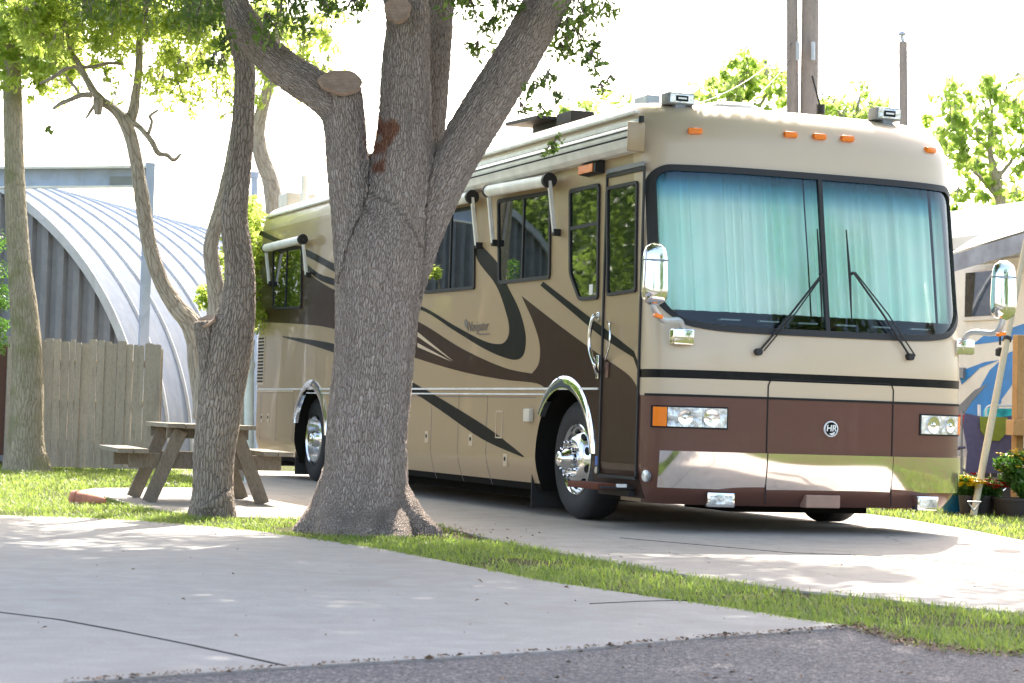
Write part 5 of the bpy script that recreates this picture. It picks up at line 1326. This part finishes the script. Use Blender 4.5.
mb = MB(); mb.tube([at(254.5, 178, 33), at(254.5, 172, 33)], .07, 12); mb.build('cap', 'galvanised_beam', wp, 40)

# ------------------------------------------------------------------ picnic table
tp = gnd(190, 500); tb = thing('picnic_table', tp, 'weathered wooden picnic table with attached benches on the concrete slab', 'picnic table')
# near frame through the pixels of its feet; table runs away from the viewer
cen = gnd(207, 503.5); cen[2] = 0; tr_ = R_(18)
uy = FWD*math.cos(tr_)-RGT*math.sin(tr_); ux = RGT*math.cos(tr_)+FWD*math.sin(tr_)
HW = .50; TH = .68
LT_ = 1.0
def tpnt(a, b, z): return cen+ux*a+uy*b+np.array([0, 0, z])
for b in (0.05, LT_):
    for sg in (-1, 1):
        mb = MB(); mb.beam(tpnt(sg*HW, b, .0), tpnt(sg*.24, b, TH-.05), .04, .12, ux, 0, .004)
        # trim to ground: sink 0
        mb.build('leg', 'leg_wood', tb)
    mb = MB(); mb.beam(tpnt(-.68, b+.042, .36), tpnt(.66, b+.042, .36), .04, .13, (0, 0, 1), 0, .004); mb.build('bench_support', 'leg_wood', tb)
    mb = MB(); mb.beam(tpnt(-.36, b+.042, TH-.075), tpnt(.36, b+.042, TH-.075), .04, .09, (0, 0, 1), 0, .004); mb.build('top_support', 'leg_wood', tb)
mb = MB(); mb.beam(tpnt(.02, b-.35, .40), tpnt(.02, b-1.0, TH-.06), .06, .045, (1, 0, 0)); mb.build('brace', 'leg_wood', tb)
mb = MB(); mb.beam(tpnt(.02, .1, .40), tpnt(.12, .5, TH-.06), .06, .06, ux); mb.build('brace', 'leg_wood', tb)
mb = MB(); y0_, y1_ = -.14, LT_+.16
for k in range(5): mb.obox(tpnt(-.31+k*.155, (y0_+y1_)/2, TH-.012+random.uniform(-.002, .002)), ux, uy, (0, 0, 1), (.148, y1_-y0_+random.uniform(-.02, .02), .038), 0, .005)
mb.build('tabletop', 'table_wood', tb)
for sg, a0 in ((-1, -.74), (1, .52)):
    mb = MB()
    for k in range(2): mb.obox(tpnt(a0+k*.135, (y0_+y1_)/2, .445), ux, uy, (0, 0, 1), (.128, y1_-y0_, .04), 0, .005)
    mb.build('bench', 'table_wood', tb)
# tipped clay pot in the grass
cp = gnd(86, 504); cp[2] = .035; po = thing('clay_pot', cp, 'small old clay pot lying on its side in the grass by the slab corner', 'pot')
ax = RGT*1.0-FWD*.25; mb = MB(); mb.lathe(cp-ax*.12, ax, [(0, .062), (0, .075), (.045, .078), (.05, .068), (.20, .045), (.30, .02), (.30, .001)], 20); mb.build('pot', 'pot_clay_old', po, 40)
mb = MB(); mb.lathe(cp-ax*.12, ax, [(.01, .060), (.012, .001)], 20); mb.build('pot_mouth', 'gap_black', po)

# ------------------------------------------------------------------ utility poles and wires
for (px, w, top, label) in ((793, 12, -60, 'left one of two tall weathered utility poles behind the motorhome roof'), (808, 18, -60, 'thicker right one of two tall weathered utility poles behind the motorhome'), (904, 9, 42, 'short separate wooden utility pole with a small lamp cap on top')):
    D = 30 if px < 900 else 33
    b = hz(at(px, 400, D)); t = thing('utility_pole', b, label, 'utility pole', 'wooden utility poles beyond the motorhome')
    tx = px+(-1 if px == 793 else (3 if px == 808 else -1))
    mb = MB(); r = w/2*D/F; mb.tube([b-np.array([0, 0, .1]), at(px, 200, D), at(tx, top, D)], [r*1.12, r*1.05, r*.92], 16); mb.build('pole', 'pole_wood', t, 60)
    mb = MB()
    if px == 904: mb.tube([at(903, 42, D), at(902, 36, D)], [.03, .03], 8); mb.lathe(at(902, 36, D), (0, 0, 1), [(0, .02), (.02, .07), (.06, .05), (.09, .01)], 12); mb.build('lamp_cap', 'grey_lamp', t)
    else: mb.tube([at(px+5, 42, D-.2), at(px+5, 60, D-.2)], .03, 8); mb.build('bracket', 'grey_lamp', t)
P1 = at(793, 45, 30)
def wire(a, b, label, sag=.3, r=.006):
    mb = MB(); pts = [a*(1-t)+b*t-np.array([0, 0, sag*4*t*(1-t)]) for t in np.linspace(0, 1, 16)]; mb.tube(pts, r, 5); tag(mb.build('power_wire', 'wire'), label, 'wire', 'wires running from the utility pole')
wire(at(793, 42, 30), at(610, 112, 20), 'upper thin wire slanting down from the pole to the roof'); wire(at(790, 60, 30), at(640, 140, 21), 'lower thin wire slanting down from the pole behind the roof lamp')

# ------------------------------------------------------------------ neighbouring trailer
TX = 7.0
def ts(px, py, X=TX): return side(px, py, X)
yR0, yR1 = 2.2, 12.5
tr = thing('travel_trailer', (8.2, 7.3, 0), 'cream and white trailer with blue swooshes partly hidden behind the motorhome', 'trailer')
zr = ts(985, 203)[2]
mb = MB(); bm_ = [(TX, .45), (TX, zr-.45), (TX+.0, zr-.40), (TX+.25, zr-.03), (TX+.6, zr+.02), (TX+2.0, zr+.02), (TX+2.4, zr-.1), (TX+2.45, .45)]
mb.prism([(a, yR0, b) for a, b in bm_], (0, yR1-yR0, 0)); mb.build('wall', 'trailer_cream', tr, 30)
mb = MB(); mb.prism([(a, yR0-.02, b) for a, b in ((TX-.03, zr-.50), (TX-.03, zr-.36), (TX+.22, zr+.0), (TX+.6, zr+.06), (TX+2.0, zr+.06), (TX+2.45, zr-.1), (TX+2.45, zr-.5))], (0, yR1-yR0+.04, 0)); mb.build('roof', 'trailer_white', tr, 30)
# rolled awning arm and valance sloping out
mb = MB(); a = np.array([TX-.35, 4.2, ts(1040, 240, TX-.35)[2]]); a = side(1030, 238, TX-.35); b = side(950, 262, TX-.35)
mb.tube([side(1060, 229, TX-.35), b], .05, 16); mb.build('awning_roll', 'awning_grey', tr, 50)
mb = MB(); q0 = side(1060, 229, TX-.35); mb.add([q0+np.array([-.05, 0, .06]), b+np.array([-.05, 0, .06]), b+np.array([-.05, 0, -.14]), q0+np.array([-.05, 0, -.14])], [(0, 1, 2, 3)]); mb.build('valance', 'awning_grey', tr); mb = MB(); mb.add([q0+np.array([0, 0, .1]), b+np.array([0, 0, .1]), np.array([TX-.02, b[1], zr-.38]), np.array([TX-.02, q0[1], zr-.38])], [(0, 1, 2, 3)]); 
mb.build('awning_cloth', 'trailer_white', tr)
pa, pb = ts(966, 270), ts(1012, 319)
mb = MB(); 
zt_, zb_ = pa[2], pb[2]; ya_, yb_ = pa[1], ts(1012, 300)[1]
mb.box((TX-.03, yb_, zb_), (TX, ya_, zt_), 0, .01); wn = mb.build('window', 'trailer_white', tr)
mb = MB(); mb.box((TX-.038, yb_+.05, zb_+.05), (TX-.028, ya_-.05, zt_-.04)); mb.build('pane', 'tinted_window', wn)
mb = MB(); mb.tube([(TX-.2, ya_, zt_+.05), (TX-.2, yb_-.6, zt_+.05)], .03, 10); mb.build('awning_tube', 'white_metal', tr)
def tdecal(name, P, mat, x=.004):
    bm = bmesh.new(); vs = [bm.verts.new((TX-x, *ts(*p)[1:3])) for p in P]
    bmesh.ops.triangle_fill(bm, edges=[bm.edges.new((vs[i], vs[(i+1) % len(vs)])) for i in range(len(vs))])
    for v in bm.verts: v.co -= Vector(ORG[tr.name])
    m = bpy.data.meshes.new(name); bm.to_mesh(m); bm.free(); m.materials.append(MATS[mat]); return link(name, m, tr)
tdecal('swoosh', [(1040, 318), (1000, 332), (985, 335), (972, 345), (988, 343), (1010, 340), (1040, 336)], 'swoosh_blue')
tdecal('swoosh', [(1040, 345), (1010, 352), (990, 370), (972, 402), (958, 425), (985, 428), (1000, 405), (1015, 380), (1040, 372)], 'swoosh_blue')
tdecal('swoosh', [(958, 372), (985, 362), (1000, 360), (980, 368), (962, 385)], 'swoosh_blue'); tdecal('swoosh', [(955, 410), (975, 390), (988, 384), (972, 402), (955, 428)], 'swoosh_grey', .006)
tdecal('swoosh', [(1002, 400), (1020, 375), (1030, 372), (1012, 405), (1005, 425)], 'trailer_white', .008)
mb = MB(); p = ts(962, 373); mb.box((TX-.04, p[1]-.08, p[2]-.06), (TX, p[1]+.08, p[2]+.06)); mb.build('vent', 'grey_plastic', tr)
mb = MB(); mb.tube([side(1000, 345, TX-.3), side(1000, 325, TX-.3)], .012, 6); mb.lathe(side(1000, 352, TX-.3), (0, 0, 1), [(-.05, .01), (-.04, .05), (.03, .05), (.05, .02)], 12, cap=True); mb.build('hanging_bulb', 'rubber_black', tr)
for y in (5.5, 9.5):
    mb = MB(); mb.lathe((TX+.05, y, .36), (1, 0, 0), [(0, .2), (0, .33), (.04, .36), (.2, .36)], 28, cap=True); w_ = mb.build('wheel', 'tyre_rubber', tr, 40)
    mb = MB(); mb.lathe((TX+.045, y, .36), (1, 0, 0), [(0, .2), (.03, .12), (.0, .05), (0, .001)], 28); mb.build('rim', 'brushed_alloy', w_, 40)

# ------------------------------------------------------------------ clutter right of the motorhome
DC = 21.6
def g3(px, z=0, D=DC): q = at(px, 400, D); q[2] = z; return q
def mpx(w, D=DC): return w*D/F
# folding camp chair
cc = g3(992, 0, 22.6); chh = thing('camp_chair', cc, 'navy folding camp chair with a green panel on its back beside the flowers', 'folding chair')
def cq(a, b, z): return cc+RGT*a+FWD*b+np.array([0, 0, z])
mb = MB(); prof = [(-.27, .40), (-.25, .62), (-.30, .88), (-.28, 1.02), (-.1, .99), (.1, .99), (.27, 1.02), (.31, .86), (.25, .62), (.26, .40)]
mb.prism([cq(a, -.05+.08*(z-.4), z) for a, z in prof], FWD*.02); mb.build('backrest', 'navy_cloth', chh)
mb = MB(); mb.prism([cq(a, -.075+.08*(z-.4), z) for a, z in ((-.13, .99), (.16, .99), (.17, .85), (.08, .74), (-.04, .74), (-.12, .84))], FWD*.015); mb.build('back_panel', 'green_cloth', chh)
mb = MB(); mb.add([cq(-.27, -.05, .42), cq(.27, -.05, .42), cq(.26, .42, .40), cq(-.26, .42, .40)], [(0, 1, 2, 3)]); mb.build('seat', 'navy_cloth', chh)
for a, b in ((-.3, .3), (.3, -.3)):
    mb = MB(); mb.tube([cq(a, -.08, 0), cq(b, -.02, .44)], .011, 8); mb.build('leg', 'grey_plastic', chh); mb = MB(); mb.tube([cq(a, .45, 0), cq(b, .42, .42)], .011, 8); mb.build('leg', 'grey_plastic', chh)
for a in (-.31, .31):
    mb = MB(); mb.tube([cq(a, -.06, .0), cq(a, .02, 1.04)], .012, 8); mb.build('back_pole', 'grey_plastic', chh)
    mb = MB(); mb.beam(cq(a, -.05, .66), cq(a, .42, .63), .07, .02); mb.build('armrest', 'navy_cloth', chh)
# cooler bag
q = at(1000, 417, 23.4); ct = thing('side_table', hz(q), 'white folding table holding the aqua cooler bag behind the camp chair', 'table')
q = hz(q); hz_ = at(1000, 424, 23.4)[2]
mb = MB(); mb.obox(q+np.array([0, 0, hz_-.015]), RGT, FWD, (0, 0, 1), (.8, .45, .03), 0, .006); mb.build('tabletop', 'white_plastic', ct)
for a in (-.36, .36):
    for b in (-.18, .18): mb = MB(); c = q+RGT*a+FWD*b; mb.tube([c, c+np.array([0, 0, hz_-.03])], .014, 8); mb.build('leg', 'white_metal', ct)
cb = thing('cooler_bag', q+np.array([0, 0, hz_]), 'patterned aqua cooler bag with white rim behind the navy camp chair', 'cooler bag')
mb = MB(); mb.obox(q+np.array([0, 0, hz_+.085]), RGT, FWD, (0, 0, 1), (.32, .24, .17), 0, .03); mb.build('bag', 'aqua_cloth', cb, 40)
mb = MB(); h = q+np.array([0, 0, hz_]); mb.tube(catmull([h+RGT*-.17+FWD*-.13+np.array([0, 0, .02]), h+RGT*-.17+FWD*-.13+np.array([0, 0, .18]), h+RGT*0+FWD*-.13+np.array([0, 0, .20]), h+RGT*.17+FWD*-.13+np.array([0, 0, .18]), h+RGT*.17+FWD*-.13+np.array([0, 0, .02])], 5), .012, 8); mb.build('handle', 'white_plastic', cb, 50)
# folded red and white bundle
q = at(966, 420, 23.2); lt_ = thing('folded_chair', hz(q), 'folded red and white lawn chair leaning behind the headlight corner', 'folding chair')
b0 = hz(q)
for a in (-.16, .16): mb = MB(); mb.tube([b0+RGT*a-FWD*.1, b0+RGT*a+FWD*.1+np.array([0, 0, 1.12])], .018, 8); mb.build('frame_rail', 'white_metal', lt_)
mb = MB()
mb.obox(b0+FWD*.05+np.array([0, 0, .78]), RGT, FWD, (0, .1, 1), (.32, .03, .44), 0, .01); mb.build('sling', 'white_plastic', lt_)
mb = MB(); mb.obox(b0+FWD*.03+np.array([0, 0, .95])-RGT*.05, RGT, FWD, (0, .1, 1), (.2, .03, .12), 0, .01); mb.obox(b0+FWD*.0+np.array([0, 0, .5])+RGT*.08, RGT, FWD, (0, .1, 1), (.08, .03, .45), 0, .01); mb.build('stripe', 'red_cloth', lt_)
# pots
def pot(px, wtop, wbot, h, mat, label, D, name='flower_pot', rim=True):
    b = g3(px, 0, D); t = thing(name, b, label, 'flower pot'); rt, rb = mpx(wtop, D)/2, mpx(wbot, D)/2; H = mpx(h, D)
    mb = MB(); mb.lathe(b, (0, 0, 1), [(0, .001), (0, rb), (H*.5, rb+(rt-rb)*.62), (H*.86, rt*.97), (H*.86, rt*1.04), (H, rt*1.04), (H, rt*.9), (H*.9, rt*.88), (H*.88, .001)], 28); mb.build('pot', mat, t, 35); return t, b, H, rt
def plant(t, b, H, r, ht, nleaf, petals=None, lsize=.06, npet=60, prad=None):
    cl = [(b+np.array([rng.uniform(-r, r)*.8, rng.uniform(-r, r)*.8, H+ht*rng.uniform(.1, .85)]), r*.45, nleaf//10) for _ in range(10)]
    leaf_mesh('foliage', cl, lsize, 'plant_leaf', t, .5, -.2)
    if petals:
        mb = MB()
        for _ in range(npet):
            a = rng.uniform(0, 6.28); rr = r*math.sqrt(rng.random())*1.15; c = b+np.array([math.cos(a)*rr, math.sin(a)*rr, H+ht*(.75+.35*rng.random()-.25*(rr/r)**2)])
            s = .022+.012*rng.random()
            for k in range(5):
                ang = 6.283*k/5+a; d = np.array([math.cos(ang), math.sin(ang), .5])*s; e = np.array([-math.sin(ang), math.cos(ang), 0])*s*.55
                mb.add([c, c+d*.6+e, c+d*1.1, c+d*.6-e], [(0, 1, 2, 3)])
        mb.build('flowers', petals, t, fix=False)['kind'] = 'stuff'
t, b, H, r = pot(957, 34, 20, 26, 'blue_glaze', 'bright blue glazed pot with small yellow blooms at the motorhome front corner', 21.7); plant(t, b, H, r*1.0, .10, 300, None)
t, b, H, r = pot(969, 16, 12, 20, 'dark_pot', 'small dark pot of massed yellow flowers beside the blue pot', 21.3); plant(t, b, H, r*1.9, .17, 500, 'petal_yellow', npet=240)
t, b, H, r = pot(984, 30, 22, 20, 'dark_pot', 'dark pot overflowing with bright red flowers beneath the camp chair', 21.5); plant(t, b, H, r*1.5, .15, 900, 'petal_red', npet=190)
t, b, H, r = pot(1016, 42, 34, 19, 'dark_pot', 'wide dark planter holding a bushy green plant with yellow flowers', 21.3); plant(t, b, H, r*1.05, .48, 2600, 'petal_yellow', npet=46)
t, b, H, r = pot(905, 48, 36, 17, 'terracotta', 'wide terracotta bowl sitting low behind the motorhome front bumper', 22.5); plant(t, b, H, r*.8, .08, 200, None)
# leaning pole
a = gnd(977, 517); a = g3(976, 0, 21.1); b = at(1026, 240, 22.5)
sp = thing('leaning_pole', a, 'long pale wooden pole leaning in front of the camp chair', 'pole')
mb = MB(); mb.tube([a+(b-a)*t for t in (0, .3, .6, 1)], [.034, .038, .034, .028], 12); mb.build('shaft', 'pole_pale', sp, 50)
mb = MB(); c = a+(b-a)*.62; mb.tube([c, c+(b-a)*.012], .046, 12); mb.build('strap', 'rubber_black', sp)
# D-handle spade stuck in ground
c = g3(976.5, 0, 20.9); sp = thing('garden_fork', c, 'small steel garden tool with a triangular grip standing in the grass edge', 'garden tool')
mb = MB(); mb.tube([c-np.array([0, 0, .02]), c+np.array([0, 0, .06])], .009, 8); mb.build('shaft', 'brushed_alloy', sp)
mb = MB(); mb.tube([c+np.array([0, 0, .06]), c+np.array([0, 0, .15])+RGT*-.06, c+np.array([0, 0, .15])+RGT*.06, c+np.array([0, 0, .06])], .010, 8); mb.build('grip', 'brushed_alloy', sp)
# timber porch post with shelf
c = g3(1019, 0, 22.2); pp = thing('timber_stand', c, 'orange-brown timber post with a shelf board at the right edge', 'post')
mb = MB(); mb.beam(c, at(1019, 335, 22.2), .09, .09, (1, 0, 0), 0, .005); mb.build('post', 'pine_wood', pp)
mb = MB(); q = at(1030, 428, 22.0); mb.obox(q, RGT, FWD, (0, 0, 1), (.42, .34, .16), 0, .008); mb.build('shelf', 'pine_wood', pp)
mb = MB(); q = at(1013, 440, 22.6); mb.obox(q-np.array([0,0,.02]), RGT, FWD, (0, 0, 1), (.1, .1, .2), 0, .02); 
# bicycle-like frame bits under the chair: small folding trolley
q = g3(968, 0, 22.9); tl = thing('folding_trolley', q, 'grey tubular folding trolley standing behind the yellow flowers', 'trolley')
for (x0_, z0_, x1_, z1_) in ((-.12, .25, .62, .62), (-.12, .12, .62, .48), (.30, .1, .42, .45), (-.02, .05, .0, .6)):
    mb = MB(); mb.tube([q+RGT*x0_+np.array([0, 0, z0_]), q+RGT*x1_+np.array([0, 0, z1_])], .012, 8); mb.build('rail', 'white_metal', tl)
for x_ in (-.02, .35): mb = MB(); mb.lathe(q+RGT*x_+np.array([0, 0, .08]), FWD, [(-.02, .03), (-.02, .08), (.02, .08), (.02, .03)], 16, cap=True); mb.build('wheel', 'tyre_rubber', tl)

# ------------------------------------------------------------------ world, sun, camera
w = bpy.data.worlds.new('World'); SC.world = w; w.use_nodes = True
nt = w.node_tree; bg = nt.nodes['Background']; sky = nt.nodes.new('ShaderNodeTexSky'); sky.sky_type = 'NISHITA'; sky.sun_disc = False
ELEV = 46.0; tdir = np.array([-.535, -.845]); tdir /= np.linalg.norm(tdir)       # direction the light travels on the ground
sdir = Vector((-tdir[0]*math.cos(R_(ELEV)), -tdir[1]*math.cos(R_(ELEV)), math.sin(R_(ELEV))))
sky.sun_elevation = R_(ELEV); sky.sun_rotation = math.atan2(sdir.x, sdir.y); sky.air_density = 1.0; sky.dust_density = 3.5; sky.ozone_density = .6
wm = nt.nodes.new('ShaderNodeMix'); wm.data_type = 'RGBA'; wm.blend_type = 'MULTIPLY'; wm.inputs[0].default_value = 1; wm.inputs[7].default_value = (1.06, 1.0, .93, 1); nt.links.new(sky.outputs[0], wm.inputs[6]); nt.links.new(wm.outputs[2], bg.inputs[0]); bg.inputs[1].default_value = .15
sl = bpy.data.lights.new('sun', 'SUN'); sl.energy = 2.8; sl.angle = R_(.5); sl.color = (1, .95, .86); so = bpy.data.objects.new('sun', sl); COL.objects.link(so)
so.rotation_euler = (-sdir).to_track_quat('-Z', 'Y').to_euler()
cam = bpy.data.cameras.new('camera'); co = bpy.data.objects.new('camera', cam); COL.objects.link(co)
cam.sensor_width = 36; cam.lens = F/1024*36; cam.clip_end = 1500; cam.clip_start = .1
cam.dof.use_dof = True; cam.dof.focus_distance = 16.0; cam.dof.aperture_fstop = 7
Rw = Matrix([[RM[i][0], RM[i][1], -RM[i][2], CAM[i]] for i in range(3)]+[[0, 0, 0, 1]]); co.matrix_world = Rw
SC.camera = co
vs = SC.view_settings; SC.display_settings.display_device = 'sRGB'; vs.view_transform = 'Standard'; vs.look = 'None'; vs.exposure = 2.2; vs.gamma = 1
SC.render.engine = 'CYCLES'; SC.cycles.max_bounces = 8; SC.cycles.transparent_max_bounces = 12; SC.cycles.use_denoising = True
SC.render.resolution_x = 1024; SC.render.resolution_y = 683
